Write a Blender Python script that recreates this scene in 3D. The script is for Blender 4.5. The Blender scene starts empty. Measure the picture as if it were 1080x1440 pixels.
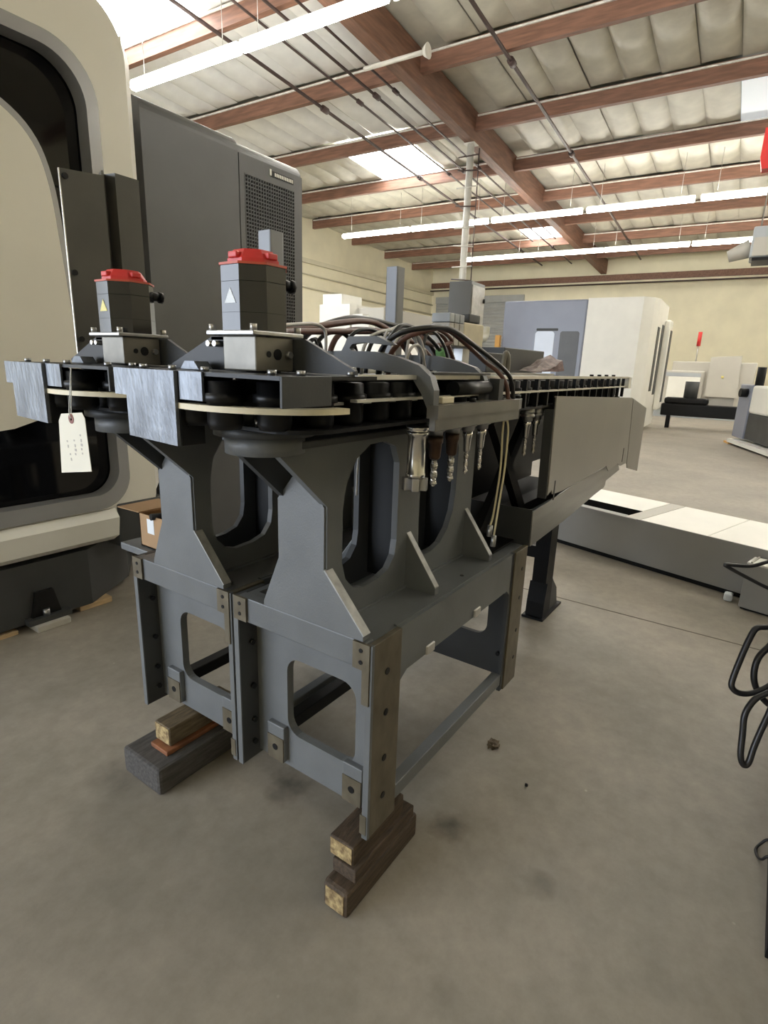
import bpy, bmesh, math, random
from mathutils import Vector, Matrix
from mathutils.geometry import tessellate_polygon
random.seed(7)
S = bpy.context.scene
COL = S.collection
R = math.radians

# ------------------------------------------------------------------ camera
cd = bpy.data.cameras.new('camera')
cam = bpy.data.objects.new('camera', cd); COL.objects.link(cam)
cam.location = (-0.9936, -0.6991, 1.4292)
cam.rotation_euler = (R(75.057), R(-1.917), R(-55.021))
cd.sensor_fit = 'VERTICAL'; cd.sensor_height = 36.0; cd.sensor_width = 27.0
cd.lens = 780.03 / 1440 * 36
cd.clip_start = 0.05; cd.clip_end = 200
S.camera = cam

# ------------------------------------------------------------------ light
w = bpy.data.worlds.new('daylight'); S.world = w; w.use_nodes = True
bgn = w.node_tree.nodes['Background']
bgn.inputs[0].default_value = (0.80, 0.88, 1.0, 1); bgn.inputs[1].default_value = 7.5
S.view_settings.view_transform = 'Standard'; S.view_settings.look = 'None'
S.view_settings.exposure = 0.0; S.view_settings.gamma = 1.0
S.view_settings.use_curve_mapping = False
TUBE = 34.0          # brightness of the fluorescent lenses
SKYL = 14.0          # daylight through the translucent roof panels

TH = R(3.0)         # the building stands 3 degrees off the machine
CT, ST = math.cos(TH), math.sin(TH)
def rm(x, y, z=0.0): return (CT*x - ST*y, ST*x + CT*y, z)      # building -> world
def zc(x): return 6.698 - 0.04*x                               # underside of the purlins
# the bay door behind the camera lets the daylight in
pl = bpy.data.lights.new('bay_door_daylight', 'AREA'); pl.shape = 'RECTANGLE'; pl.size = 10.6; pl.size_y = 4.4
pl.cycles.is_portal = True
po = bpy.data.objects.new('bay_door_daylight', pl); COL.objects.link(po)
po.location = rm(-5.98, 7.3, 2.25); po.rotation_euler = (R(90), 0, TH - R(90))

# ------------------------------------------------------------------ materials
MATS = {}
def mat(name, col, rough=0.5, metal=0.0, var=0.0, scale=6.0, bump=0.0, bscale=60.0, col2=None, emit=0.0, coat=0.0, spec=0.5, stretch=None, lo=0.35, hi=0.7):
    if name in MATS: return MATS[name]
    m = bpy.data.materials.new(name); m.use_nodes = True; MATS[name] = m
    nt = m.node_tree; b = nt.nodes['Principled BSDF']
    b.inputs['Base Color'].default_value = (*col, 1); b.inputs['Roughness'].default_value = rough
    b.inputs['Metallic'].default_value = metal; b.inputs['Specular IOR Level'].default_value = spec
    b.inputs['Coat Weight'].default_value = coat
    if emit:
        b.inputs['Emission Color'].default_value = (*col, 1); b.inputs['Emission Strength'].default_value = emit
    tc = nt.nodes.new('ShaderNodeTexCoord'); mp = nt.nodes.new('ShaderNodeMapping')
    nt.links.new(tc.outputs['Object'], mp.inputs[0])
    if stretch: mp.inputs['Scale'].default_value = stretch
    if var or col2:
        n = nt.nodes.new('ShaderNodeTexNoise'); n.inputs['Scale'].default_value = scale; n.inputs['Detail'].default_value = 6
        nt.links.new(mp.outputs[0], n.inputs['Vector'])
        r = nt.nodes.new('ShaderNodeValToRGB'); nt.links.new(n.outputs['Fac'], r.inputs[0])
        c2 = col2 or tuple(max(0, c*(1+var)) for c in col); c1 = col if col2 else tuple(c*(1-var) for c in col)
        r.color_ramp.elements[0].color = (*c1, 1); r.color_ramp.elements[1].color = (*c2, 1)
        r.color_ramp.elements[0].position = lo; r.color_ramp.elements[1].position = hi
        nt.links.new(r.outputs[0], b.inputs['Base Color'])
    if bump:
        n2 = nt.nodes.new('ShaderNodeTexNoise'); n2.inputs['Scale'].default_value = bscale; n2.inputs['Detail'].default_value = 4
        nt.links.new(mp.outputs[0], n2.inputs['Vector'])
        bp = nt.nodes.new('ShaderNodeBump'); bp.inputs['Strength'].default_value = bump; bp.inputs['Distance'].default_value = 0.01
        nt.links.new(n2.outputs['Fac'], bp.inputs['Height']); nt.links.new(bp.outputs[0], b.inputs['Normal'])
    return m
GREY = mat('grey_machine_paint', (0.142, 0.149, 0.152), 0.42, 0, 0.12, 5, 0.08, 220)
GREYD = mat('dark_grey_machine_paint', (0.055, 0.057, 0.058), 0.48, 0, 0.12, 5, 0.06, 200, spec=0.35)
EDGEHI = mat('worn_edge_highlight_paint', (0.40, 0.40, 0.38), 0.5, 0.2, 0.2, 30)  # light worn paint, with the bright edge highlight put into its colour
GREYX = mat('grey_paint_in_shade', (0.03, 0.031, 0.032), 0.6, 0, 0.12, 5, spec=0.2)  # machine grey darkened: the shade of enclosed interiors is put into the colour
BLACK = mat('black_oxide_metal', (0.007, 0.007, 0.0075), 0.38, 0.1, 0.2, 12, spec=0.35)
BLACKP = mat('black_paint', (0.006, 0.006, 0.0065), 0.5, 0, 0.1, 8, spec=0.25)
BROWN = mat('machined_face_with_rust', (0.165, 0.142, 0.098), 0.42, 0.3, 0, 24, 0.06, 90, (0.11, 0.09, 0.058), stretch=(1, 1, 0.5))
BLOCK = mat('machined_block', (0.21, 0.198, 0.17), 0.38, 0.5, 0.2, 10, 0.03, 60)
SILVER = mat('silver_worn_plate', (0.23, 0.25, 0.28), 0.36, 0.6, 0, 14, 0.15, 70, (0.085, 0.09, 0.10), stretch=(1, 1, 0.45))
STEEL = mat('bright_steel', (0.72, 0.70, 0.66), 0.22, 1.0, 0.08, 8)
STEELD = mat('dull_steel', (0.42, 0.42, 0.42), 0.35, 0.9, 0.15, 15)
COPPER = mat('brown_collet', (0.085, 0.05, 0.034), 0.35, 0.6, 0.2, 20)
RED = mat('red_plastic', (0.62, 0.035, 0.03), 0.4, 0, 0.08, 10)
REDRIM = mat('orange_red_rim', (0.55, 0.09, 0.045), 0.45, 0, 0.08, 10)
MOTOR = mat('motor_black', (0.014, 0.014, 0.015), 0.16, 0.0, 0.15, 10, coat=0.0, spec=0.65)
IVORY = mat('ivory_guide_plastic', (0.72, 0.64, 0.45), 0.45, 0, 0.12, 12)
RAIL = mat('bright_rail', (0.62, 0.60, 0.55), 0.35, 0.6, 0.1, 10)
CREAM = mat('cream_wall_paint', (0.78, 0.73, 0.55), 0.8, 0, 0.05, 1.5, 0.1, 12)
CREAMD = mat('cream_pipe_paint', (0.62, 0.58, 0.43), 0.6, 0, 0.05, 3)
WHITE = mat('white_enamel', (0.86, 0.85, 0.79), 0.35, 0, 0.03, 3)
CNCW = mat('warm_white_enamel', (0.83, 0.80, 0.71), 0.32, 0, 0.03, 2)
CNCG = mat('charcoal_enamel', (0.088, 0.089, 0.091), 0.36, 0, 0.08, 3, 0.02, 300)
GLASS = mat('black_glass', (0.004, 0.004, 0.005), 0.06, 0, 0.0)
BEZEL = mat('silver_grey_bezel', (0.42, 0.42, 0.43), 0.25, 0.35, 0.05, 3)
SHEET = mat('bare_grey_sheet', (0.30, 0.29, 0.265), 0.40, 0.3, 0.06, 3, 0.03, 200)
TRAYM = mat('brushed_tray_sheet', (0.24, 0.235, 0.22), 0.36, 0.4, 0.10, 3, 0.05, 120, stretch=(1, 1, 8))
SHEETD = mat('dark_olive_sheet', (0.085, 0.082, 0.074), 0.38, 0.2, 0.15, 4)
BEDG = mat('bed_grey_paint', (0.34, 0.338, 0.325), 0.5, 0, 0.04, 3)
BLUEG = mat('blue_grey_enamel', (0.24, 0.26, 0.33), 0.3, 0, 0.04, 2)
PALE = mat('pale_window', (0.62, 0.68, 0.80), 0.2, 0, 0.05, 2)
INS = mat('insulation_facing', (0.52, 0.50, 0.42), 0.42, 0.0, 0.12, 2.5, 0.6, 5)
INSW = mat('white_lit_insulation_facing', (0.86, 0.86, 0.84), 0.45, 0.0, 0.06, 2.5, 0.6, 5)  # white facing, raised further to carry the lamp glow on the near ceiling
FOIL = mat('white_foil_tab', (0.80, 0.77, 0.70), 0.4, 0.1, 0.15, 9)
PURLIN = mat('orange_brown_timber', (0.215, 0.105, 0.066), 0.6, 0, 0.25, 4, 0.15, 30, stretch=(6, 0.6, 6))
BEAM = mat('brown_glulam_timber', (0.175, 0.088, 0.056), 0.6, 0, 0.25, 4, 0.15, 30, stretch=(0.6, 6, 6))
PIPE = mat('rust_brown_pipe', (0.07, 0.045, 0.04), 0.5, 0.2, 0.2, 6)
PIPEW = mat('white_painted_pipe', (0.60, 0.58, 0.52), 0.45, 0, 0.08, 5)
LAMP = mat('fluorescent_lens', (1.0, 0.965, 0.88), 0.5, emit=TUBE)
LAMPH = mat('lamp_housing', (0.7, 0.7, 0.66), 0.5)
SKYP = mat('translucent_roof_panel', (0.97, 0.99, 1.0), 0.5, emit=SKYL)
SKYM = mat('milky_roof_panel', (0.72, 0.78, 0.84), 0.5, emit=0.35)
WOODY = mat('fresh_cut_wood', (0.16, 0.10, 0.045), 0.75, 0, 0, 60, 0.5, 90, (0.55, 0.42, 0.20))
WOODG = mat('old_grey_wood', (0.085, 0.078, 0.072), 0.85, 0, 0.3, 10, 0.4, 50, stretch=(1.5, 10, 10))
WOODB = mat('oily_brown_wood', (0.075, 0.05, 0.03), 0.7, 0, 0.4, 12, 0.4, 50, stretch=(1.2, 8, 8))
WOODR = mat('reddish_wood_plate', (0.22, 0.085, 0.035), 0.65, 0, 0.3, 16, 0.2, 50)
PINE = mat('pallet_pine', (0.55, 0.40, 0.23), 0.75, 0, 0.2, 8, 0.2, 40, stretch=(1, 8, 8))
CARD = mat('brown_cardboard', (0.40, 0.25, 0.13), 0.8, 0, 0.08, 7)
CARDD = mat('cardboard_inside', (0.30, 0.18, 0.09), 0.85, 0, 0.08, 7)
PAPER = mat('manila_tag_paper', (0.80, 0.76, 0.64), 0.75, 0, 0.04, 5)
INK = mat('faded_ink', (0.50, 0.46, 0.42), 0.8)
EYE = mat('red_brown_eyelet', (0.25, 0.09, 0.07), 0.6)
STRING = mat('white_string', (0.75, 0.75, 0.72), 0.7)
CABK = mat('black_cable', (0.015, 0.014, 0.014), 0.35)
CABR = mat('red_brown_cable', (0.14, 0.065, 0.05), 0.4, 0, 0.2, 20)
CABG = mat('light_grey_cable', (0.52, 0.50, 0.47), 0.4)
CABY = mat('pale_yellow_wire', (0.66, 0.58, 0.36), 0.5)
GREEN = mat('green_connector', (0.18, 0.42, 0.15), 0.4)
YELL = mat('yellow_sticker', (0.80, 0.70, 0.25), 0.5)
PALES = mat('pale_sticker', (0.75, 0.78, 0.80), 0.5)
AMBER = mat('amber_plastic', (0.70, 0.38, 0.10), 0.5)
PLAS = mat('clear_pinkish_film', (0.62, 0.52, 0.50), 0.25, 0, 0.3, 30, 0.6, 60)
DOORG = mat('roller_door_grey', (0.36, 0.37, 0.36), 0.5, 0, 0.05, 3)
LGREY = mat('light_grey_enamel', (0.50, 0.48, 0.43), 0.45, 0, 0.04, 2)
HEAT = mat('heater_grey', (0.42, 0.45, 0.48), 0.5, 0, 0.05, 3)
BRKT = mat('bracket_grey', (0.15, 0.143, 0.128), 0.4, 0.2, 0.15, 8)
TANW = mat('worn_tan_wood', (0.14, 0.105, 0.06), 0.7, 0, 0.35, 12, 0.4, 50, stretch=(1.2, 8, 8))
CABGR = mat('cabinet_grey', (0.20, 0.205, 0.215), 0.4, 0.2, 0.05, 3)
BOLT = mat('zinc_bolt', (0.55, 0.53, 0.50), 0.3, 0.9)

# concrete floor with stains of its own shape
def concrete():
    m = bpy.data.materials.new('concrete_floor'); m.use_nodes = True
    nt = m.node_tree; b = nt.nodes['Principled BSDF']; N = nt.nodes.new; L = nt.links.new
    tc = N('ShaderNodeTexCoord')
    n1 = N('ShaderNodeTexNoise'); n1.inputs['Scale'].default_value = 1.3; n1.inputs['Detail'].default_value = 8; n1.inputs['Roughness'].default_value = 0.65
    L(tc.outputs['Object'], n1.inputs['Vector'])
    r1 = N('ShaderNodeValToRGB'); L(n1.outputs['Fac'], r1.inputs[0])
    e = r1.color_ramp.elements
    e[0].position = 0.32; e[0].color = (0.232, 0.211, 0.172, 1); e[1].position = 0.70; e[1].color = (0.385, 0.342, 0.284, 1)
    n2 = N('ShaderNodeTexNoise'); n2.inputs['Scale'].default_value = 14; n2.inputs['Detail'].default_value = 8; n2.inputs['Roughness'].default_value = 0.7
    L(tc.outputs['Object'], n2.inputs['Vector'])
    r2 = N('ShaderNodeValToRGB'); L(n2.outputs['Fac'], r2.inputs[0])
    r2.color_ramp.elements[0].position = 0.3; r2.color_ramp.elements[0].color = (0.82, 0.82, 0.82, 1)
    r2.color_ramp.elements[1].position = 0.7; r2.color_ramp.elements[1].color = (1.06, 1.06, 1.06, 1)
    mx = N('ShaderNodeMixRGB'); mx.blend_type = 'MULTIPLY'; mx.inputs[0].default_value = 1
    L(r1.outputs[0], mx.inputs[1]); L(r2.outputs[0], mx.inputs[2])
    cur = mx.outputs[0]
    nz = N('ShaderNodeTexNoise'); nz.inputs['Scale'].default_value = 16; nz.inputs['Detail'].default_value = 3
    L(tc.outputs['Object'], nz.inputs['Vector'])
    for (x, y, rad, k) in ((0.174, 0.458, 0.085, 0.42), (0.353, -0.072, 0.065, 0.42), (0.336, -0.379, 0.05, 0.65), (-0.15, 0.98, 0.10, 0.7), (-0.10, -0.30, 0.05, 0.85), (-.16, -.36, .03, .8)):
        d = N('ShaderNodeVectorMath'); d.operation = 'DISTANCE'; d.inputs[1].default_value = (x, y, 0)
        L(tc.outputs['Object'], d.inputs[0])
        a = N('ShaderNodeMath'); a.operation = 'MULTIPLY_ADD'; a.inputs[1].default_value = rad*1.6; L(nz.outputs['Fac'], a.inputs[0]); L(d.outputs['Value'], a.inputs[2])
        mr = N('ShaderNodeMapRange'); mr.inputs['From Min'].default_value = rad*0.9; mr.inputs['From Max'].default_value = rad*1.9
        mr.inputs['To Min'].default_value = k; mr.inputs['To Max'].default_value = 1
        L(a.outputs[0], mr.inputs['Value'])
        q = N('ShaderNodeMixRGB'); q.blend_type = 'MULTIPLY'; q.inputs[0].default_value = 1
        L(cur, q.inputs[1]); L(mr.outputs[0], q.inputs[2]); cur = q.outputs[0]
    # pale specks and scuffs
    v = N('ShaderNodeTexVoronoi'); v.inputs['Scale'].default_value = 5.5
    L(tc.outputs['Object'], v.inputs['Vector'])
    vr = N('ShaderNodeMapRange'); vr.inputs['From Min'].default_value = 0.0; vr.inputs['From Max'].default_value = 0.035
    vr.inputs['To Min'].default_value = 1.7; vr.inputs['To Max'].default_value = 1.0
    L(v.outputs['Distance'], vr.inputs['Value'])
    q = N('ShaderNodeMixRGB'); q.blend_type = 'MULTIPLY'; q.inputs[0].default_value = 1
    L(cur, q.inputs[1]); L(vr.outputs[0], q.inputs[2]); cur = q.outputs[0]
    L(cur, b.inputs['Base Color'])
    rr = N('ShaderNodeMapRange'); rr.inputs['To Min'].default_value = 0.38; rr.inputs['To Max'].default_value = 0.62
    L(n1.outputs['Fac'], rr.inputs['Value']); L(rr.outputs[0], b.inputs['Roughness'])
    bp = N('ShaderNodeBump'); bp.inputs['Strength'].default_value = 0.12; bp.inputs['Distance'].default_value = 0.01
    L(n2.outputs['Fac'], bp.inputs['Height']); L(bp.outputs[0], b.inputs['Normal'])
    return m
CONC = concrete()

# ------------------------------------------------------------------ mesh helpers
def box(bm, x0, x1, y0, y1, z0, z1, bev=0.0):
    if x1 < x0: x0, x1 = x1, x0
    if y1 < y0: y0, y1 = y1, y0
    if z1 < z0: z0, z1 = z1, z0
    v = [bm.verts.new((x, y, z)) for z in (z0, z1) for (x, y) in ((x0, y0), (x1, y0), (x1, y1), (x0, y1))]
    f = [bm.faces.new([v[i] for i in q]) for q in ((3, 2, 1, 0), (4, 5, 6, 7), (0, 1, 5, 4), (1, 2, 6, 5), (2, 3, 7, 6), (3, 0, 4, 7))]
    if bev:
        ed = list({e for a in f for e in a.edges})
        bmesh.ops.bevel(bm, geom=ed, offset=bev, segments=2, profile=0.5, affect='EDGES')
    return bm
def Box(*a, **k): return box(bmesh.new(), *a, **k)
def prism(bm, loops, ax, a0, a1):
    """loops: outer + holes in 2D; ax: the extrusion axis; 2D = the remaining axes in xyz order"""
    def P(p, a):
        return {'x': (a, p[0], p[1]), 'y': (p[0], a, p[1]), 'z': (p[0], p[1], a)}[ax]
    flat = [p for l in loops for p in l]
    tris = tessellate_polygon([[Vector((p[0], p[1], 0)) for p in l] for l in loops])
    A = [bm.verts.new(P(p, a0)) for p in flat]; B = [bm.verts.new(P(p, a1)) for p in flat]
    for t in tris:
        try: bm.faces.new([A[i] for i in t]); bm.faces.new([B[i] for i in reversed(t)])
        except ValueError: pass
    k = 0
    for l in loops:
        n = len(l)
        for i in range(n):
            j = (i+1) % n
            try: bm.faces.new((A[k+i], A[k+j], B[k+j], B[k+i]))
            except ValueError: pass
        k += n
    bmesh.ops.recalc_face_normals(bm, faces=bm.faces)
    return bm
def Prism(loops, ax, a0, a1): return prism(bmesh.new(), loops, ax, a0, a1)
def rrect(x0, x1, y0, y1, r, n=6):
    out = []
    if not isinstance(r, (tuple, list)): r = (r,)*4
    for (cx, cy, a, q) in ((x1-r[0], y1-r[0], 0, r[0]), (x0+r[1], y1-r[1], 90, r[1]), (x0+r[2], y0+r[2], 180, r[2]), (x1-r[3], y0+r[3], 270, r[3])):
        for i in range(n+1):
            t = R(a + 90*i/n); out.append((cx+q*math.cos(t), cy+q*math.sin(t)))
    return out
def frame(d):
    d = d.normalized(); u = d.orthogonal().normalized(); return u, d.cross(u)
def cyl(bm, p0, p1, r0, r1=None, seg=16, caps=True):
    p0, p1 = Vector(p0), Vector(p1); r1 = r0 if r1 is None else r1
    u, v = frame(p1-p0)
    c = [(math.cos(2*math.pi*i/seg), math.sin(2*math.pi*i/seg)) for i in range(seg)]
    A = [bm.verts.new(p0 + r0*(a*u+b*v)) for a, b in c]; B = [bm.verts.new(p1 + r1*(a*u+b*v)) for a, b in c]
    for i in range(seg):
        f = bm.faces.new((A[i], A[(i+1) % seg], B[(i+1) % seg], B[i])); f.smooth = True
    if caps: bm.faces.new(list(reversed(A))); bm.faces.new(B)
    return bm
def Cyl(*a, **k): return cyl(bmesh.new(), *a, **k)
def lathe(bm, prof, cx, cy, seg=20):
    rings = [[bm.verts.new((cx+r*math.cos(2*math.pi*i/seg), cy+r*math.sin(2*math.pi*i/seg), z)) for i in range(seg)] for r, z in prof]
    for A, B in zip(rings, rings[1:]):
        for i in range(seg):
            bm.faces.new((A[i], A[(i+1) % seg], B[(i+1) % seg], B[i])).smooth = True
    bm.faces.new(rings[0]); bm.faces.new(rings[-1])
    bmesh.ops.recalc_face_normals(bm, faces=bm.faces)
    return bm
def smooth_path(pts, n=6):
    P = [Vector(p) for p in pts]; P = [2*P[0]-P[1]] + P + [2*P[-1]-P[-2]]; out = []
    for i in range(1, len(P)-2):
        for k in range(n):
            t = k/n; a, b, c, d = P[i-1:i+3]
            out.append(0.5*((2*b)+(c-a)*t+(2*a-5*b+4*c-d)*t*t+(3*b-a-3*c+d)*t**3))
    return out + [P[-2]]
def tube(bm, pts, r, seg=8, n=6, smooth=True):
    Q = smooth_path(pts, n) if smooth else [Vector(p) for p in pts]
    rings = []; u = None
    for i, q in enumerate(Q):
        d = (Q[min(i+1, len(Q)-1)] - Q[max(i-1, 0)]).normalized()
        if u is None: u = d.orthogonal().normalized()
        u = (u - d*u.dot(d)).normalized(); v = d.cross(u)
        rings.append([bm.verts.new(q + r*(math.cos(2*math.pi*k/seg)*u + math.sin(2*math.pi*k/seg)*v)) for k in range(seg)])
    for A, B in zip(rings, rings[1:]):
        for k in range(seg): bm.faces.new((A[k], A[(k+1) % seg], B[(k+1) % seg], B[k])).smooth = True
    bm.faces.new(list(reversed(rings[0]))); bm.faces.new(rings[-1])
    return bm
def Tube(*a, **k): return tube(bmesh.new(), *a, **k)
def ngon(cx, cy, r, n, a0=0.0): return [(cx+r*math.cos(a0+2*math.pi*i/n), cy+r*math.sin(a0+2*math.pi*i/n)) for i in range(n)]

OFF = {}
def tag(o, label, cat, group=None):
    o['label'] = label; o['category'] = cat
    if group: o['group'] = group
    return o
def thing(name, label, cat, loc=(0, 0, 0), rz=0.0, group=None, world=True):
    """an Empty at the thing's base; parts are then given in world coordinates (world) or its own"""
    o = bpy.data.objects.new(name, None); COL.objects.link(o); o.empty_display_size = 0.1
    o.location = loc; o.rotation_euler = (0, 0, rz); OFF[o.name] = Vector(loc) if world else Vector((0, 0, 0))
    return tag(o, label, cat, group)
def mk(name, bm, m, parent=None, label=None):
    me = bpy.data.meshes.new(name)
    if parent is not None:
        off = OFF[parent.name]; bmesh.ops.translate(bm, verts=bm.verts, vec=-off)
    bm.to_mesh(me); bm.free(); me.materials.append(m)
    o = bpy.data.objects.new(name, me); COL.objects.link(o)
    OFF[o.name] = OFF[parent.name] if parent is not None else Vector((0, 0, 0))
    if parent is not None: o.parent = parent
    if label: o['label'] = label
    return o
def solo(name, bm, m, label, cat, group=None, rz=0.0, rot_room=False):
    """a thing that is one mesh; its origin goes to the middle of its base"""
    xs = [v.co for v in bm.verts]
    c = Vector(((min(v.x for v in xs)+max(v.x for v in xs))/2, (min(v.y for v in xs)+max(v.y for v in xs))/2, min(v.z for v in xs)))
    bmesh.ops.translate(bm, verts=bm.verts, vec=-c)
    me = bpy.data.meshes.new(name); bm.to_mesh(me); bm.free(); me.materials.append(m)
    o = bpy.data.objects.new(name, me); COL.objects.link(o)
    o.location = rm(*c) if rot_room else c
    if rot_room: o.rotation_euler = (0, 0, TH)
    OFF[o.name] = c
    return tag(o, label, cat, group)
def struct(name, bm, m, parent=None):
    o = mk(name, bm, m, parent)
    if parent is None:
        o.rotation_euler = (0, 0, TH); o['kind'] = 'structure'; OFF[o.name] = Vector((0, 0, 0))
    return o
def part_copy(src, parent, loc):
    o = src.copy(); COL.objects.link(o); o.parent = parent; o.location = loc; return o
def copy_tree(root, loc, label=None):
    r = root.copy(); COL.objects.link(r); r.location = loc; OFF[r.name] = Vector(loc)
    if label: r['label'] = label
    for ch in list(root.children):
        c = ch.copy(); COL.objects.link(c); c.parent = r
        for g in ch.children:
            d = g.copy(); COL.objects.link(d); d.parent = c
    return r

# ================================================================== the building
X0, X1, Y0, Y1 = -6.0, 25.7, -11.0, 13.3
fl = mk('floor', Box(-9, 27.5, -13.5, 16, -0.2, 0.0), CONC); fl['kind'] = 'structure'
mk('floor_joint', Box(2.42, 2.43, -6, 2.0, 0.0, 0.0012), mat('dark_joint', (0.12, 0.10, 0.08), 0.8), fl)
wb = struct('wall_back', Box(X1, X1+0.2, Y0, Y1, 0, 6.3), CREAM)
wl = struct('wall_left', Box(X0, X1, Y1, Y1+0.2, 0, 7.3), CREAM)
struct('wall_right', Box(X0, X1, Y0-0.2, Y0, 0, 7.3), CREAM)
# wall behind the camera with the open bay door
bm = bmesh.new()
prism(bm, [[(Y0, 0), (2.0, 0), (2.0, 4.5), (12.6, 4.5), (12.6, 0), (Y1, 0), (Y1, 7.4), (Y0, 7.4)]], 'x', X0-0.2, X0)
struct('wall_front', bm, CREAM)
bm = bmesh.new()
v = [bm.verts.new((x, y, zc(x)+0.42 + t)) for t in (0, 0.1) for x, y in ((X0-.2, Y0-.2), (X1+.2, Y0-.2), (X1+.2, Y1+.2), (X0-.2, Y1+.2))]
for q in ((3, 2, 1, 0), (4, 5, 6, 7), (0, 1, 5, 4), (1, 2, 6, 5), (2, 3, 7, 6), (3, 0, 4, 7)): bm.faces.new([v[i] for i in q])
ce = struct('ceiling', bm, INS)
# ribs, ledgers and pipes on the far walls
mk('pilaster', Box(22.2, 22.5, Y1-0.12, Y1, 0, 5.6), CREAMD, wl)
mk('pilaster', Box(12.0, 12.3, Y1-0.12, Y1, 0, 6.0), CREAMD, wl)
mk('ledger', Box(X0, X1, Y1-0.10, Y1, 4.85, 5.0), CREAMD, wl)
mk('conduit', Cyl((6, Y1-0.06, 4.1), (X1, Y1-0.06, 3.95), 0.035, seg=8), CREAMD, wl)
mk('conduit', Cyl((6, Y1-0.06, 4.55), (X1, Y1-0.06, 4.4), 0.03, seg=8), CREAMD, wl)
mk('ledger', Box(X1-0.12, X1, Y0, Y1, 5.18, 5.42), BEAM, wb)
mk('conduit', Cyl((X1-0.2, Y0, 5.05), (X1-0.2, Y1, 5.05), 0.03, seg=8), PIPE, wb)
# roll-up door in the far wall, corrugated
bm = bmesh.new(); n = 62; prev = None
for i in range(n+1):
    z = 4.45*i/n; x = X1 - 0.05 - (0.035 if i % 2 else 0.0)
    cur = [bm.verts.new((x, y, z)) for y in (8.6, 13.0)]
    if prev: bm.faces.new((prev[0], prev[1], cur[1], cur[0]))
    prev = cur
struct('door_1', bm, DOORG)
mk('door_frame', Prism([[(8.45, 0), (8.6, 0), (8.6, 4.45), (13.0, 4.45), (13.0, 4.75), (8.45, 4.75)]], 'x', X1-0.14, X1), DOORG, bpy.data.objects['door_1'])

# roof timber: one beam, purlins every 8 ft, quilted insulation between sub-purlins every 2 ft
PX = [8.85 + 2.45*k for k in range(-3, 8) if 8.85 + 2.45*k < 25.9]
BYL, BYR = 5.16, 4.94
bm = bmesh.new()
z0, z1 = zc(X0), zc(X1)
v = [bm.verts.new(p) for p in ((X0, BYR, z0-.2), (X1, BYR, z1-.2), (X1, BYL, z1-.2), (X0, BYL, z0-.2), (X0, BYR, z0+.36), (X1, BYR, z1+.36), (X1, BYL, z1+.36), (X0, BYL, z0+.36))]
for q in ((3, 2, 1, 0), (4, 5, 6, 7), (0, 1, 5, 4), (1, 2, 6, 5), (2, 3, 7, 6), (3, 0, 4, 7)): bm.faces.new([v[i] for i in q])
mk('roof_beam', bm, BEAM, ce)
pur = {}
for x in PX:
    for (ya, yb) in ((Y0, BYR), (BYL, Y1)):
        key = (ya, yb)
        if key not in pur:
            b = Box(-0.055, 0.055, ya, yb, 0.0, 0.30); me = bpy.data.meshes.new('purlin'); b.to_mesh(me); b.free(); me.materials.append(PURLIN)
            b = Box(-0.085, -0.058, ya+.05, yb-.05, 0.245, 0.275); mf = bpy.data.meshes.new('foil_tab'); b.to_mesh(mf); b.free(); mf.materials.append(FOIL)
            pur[key] = (me, mf)
        for me, nm in zip(pur[key], ('purlin', 'foil_tab')):
            o = bpy.data.objects.new(nm, me); COL.objects.link(o); o.parent = ce; o.location = (x, 0, zc(x))
# pillow-shaped insulation batt
def batt(m):
    bm = bmesh.new(); nx, ny = 12, 6; W, D = 2.33, 0.605; g = []
    rnd = random.Random(3)
    for i in range(nx+1):
        for j in range(ny+1):
            a, b = i/nx, j/ny
            e = (1-(2*b-1)**4)*(1-(2*a-1)**8)
            z = 0.06 - 0.085*e + (0.014*(rnd.random()-.5) if 0 < i < nx and 0 < j < ny else 0)
            g.append(bm.verts.new(((a-.5)*W, (b-.5)*D, z)))
    for i in range(nx):
        for j in range(ny):
            k = i*(ny+1)+j; bm.faces.new((g[k], g[k+1], g[k+ny+2], g[k+ny+1])).smooth = True
    me = bpy.data.meshes.new('insulation_panel'); bm.to_mesh(me); bm.free(); me.materials.append(m); return me
BATT, BATTW = batt(INS), batt(INSW)
def flat_panel(m):
    b = Box(-1.16, 1.16, -0.3, 0.3, 0.0, 0.03); me = bpy.data.meshes.new('skylight_panel'); b.to_mesh(me); b.free(); me.materials.append(m); return me
SKA, SKB = flat_panel(SKYP), flat_panel(SKYM)
cnt = 0
cells = []
for k in range(len(PX)-1):
    xm = (PX[k]+PX[k+1])/2
    for j in range(-14, 23):
        y = 0.5 + 0.61*j
        if y < BYL + 0.3 and y > BYR - 0.3: continue
        cells.append((k, j, xm, y))
rest = bmesh.new(); rest_used = False
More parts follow.
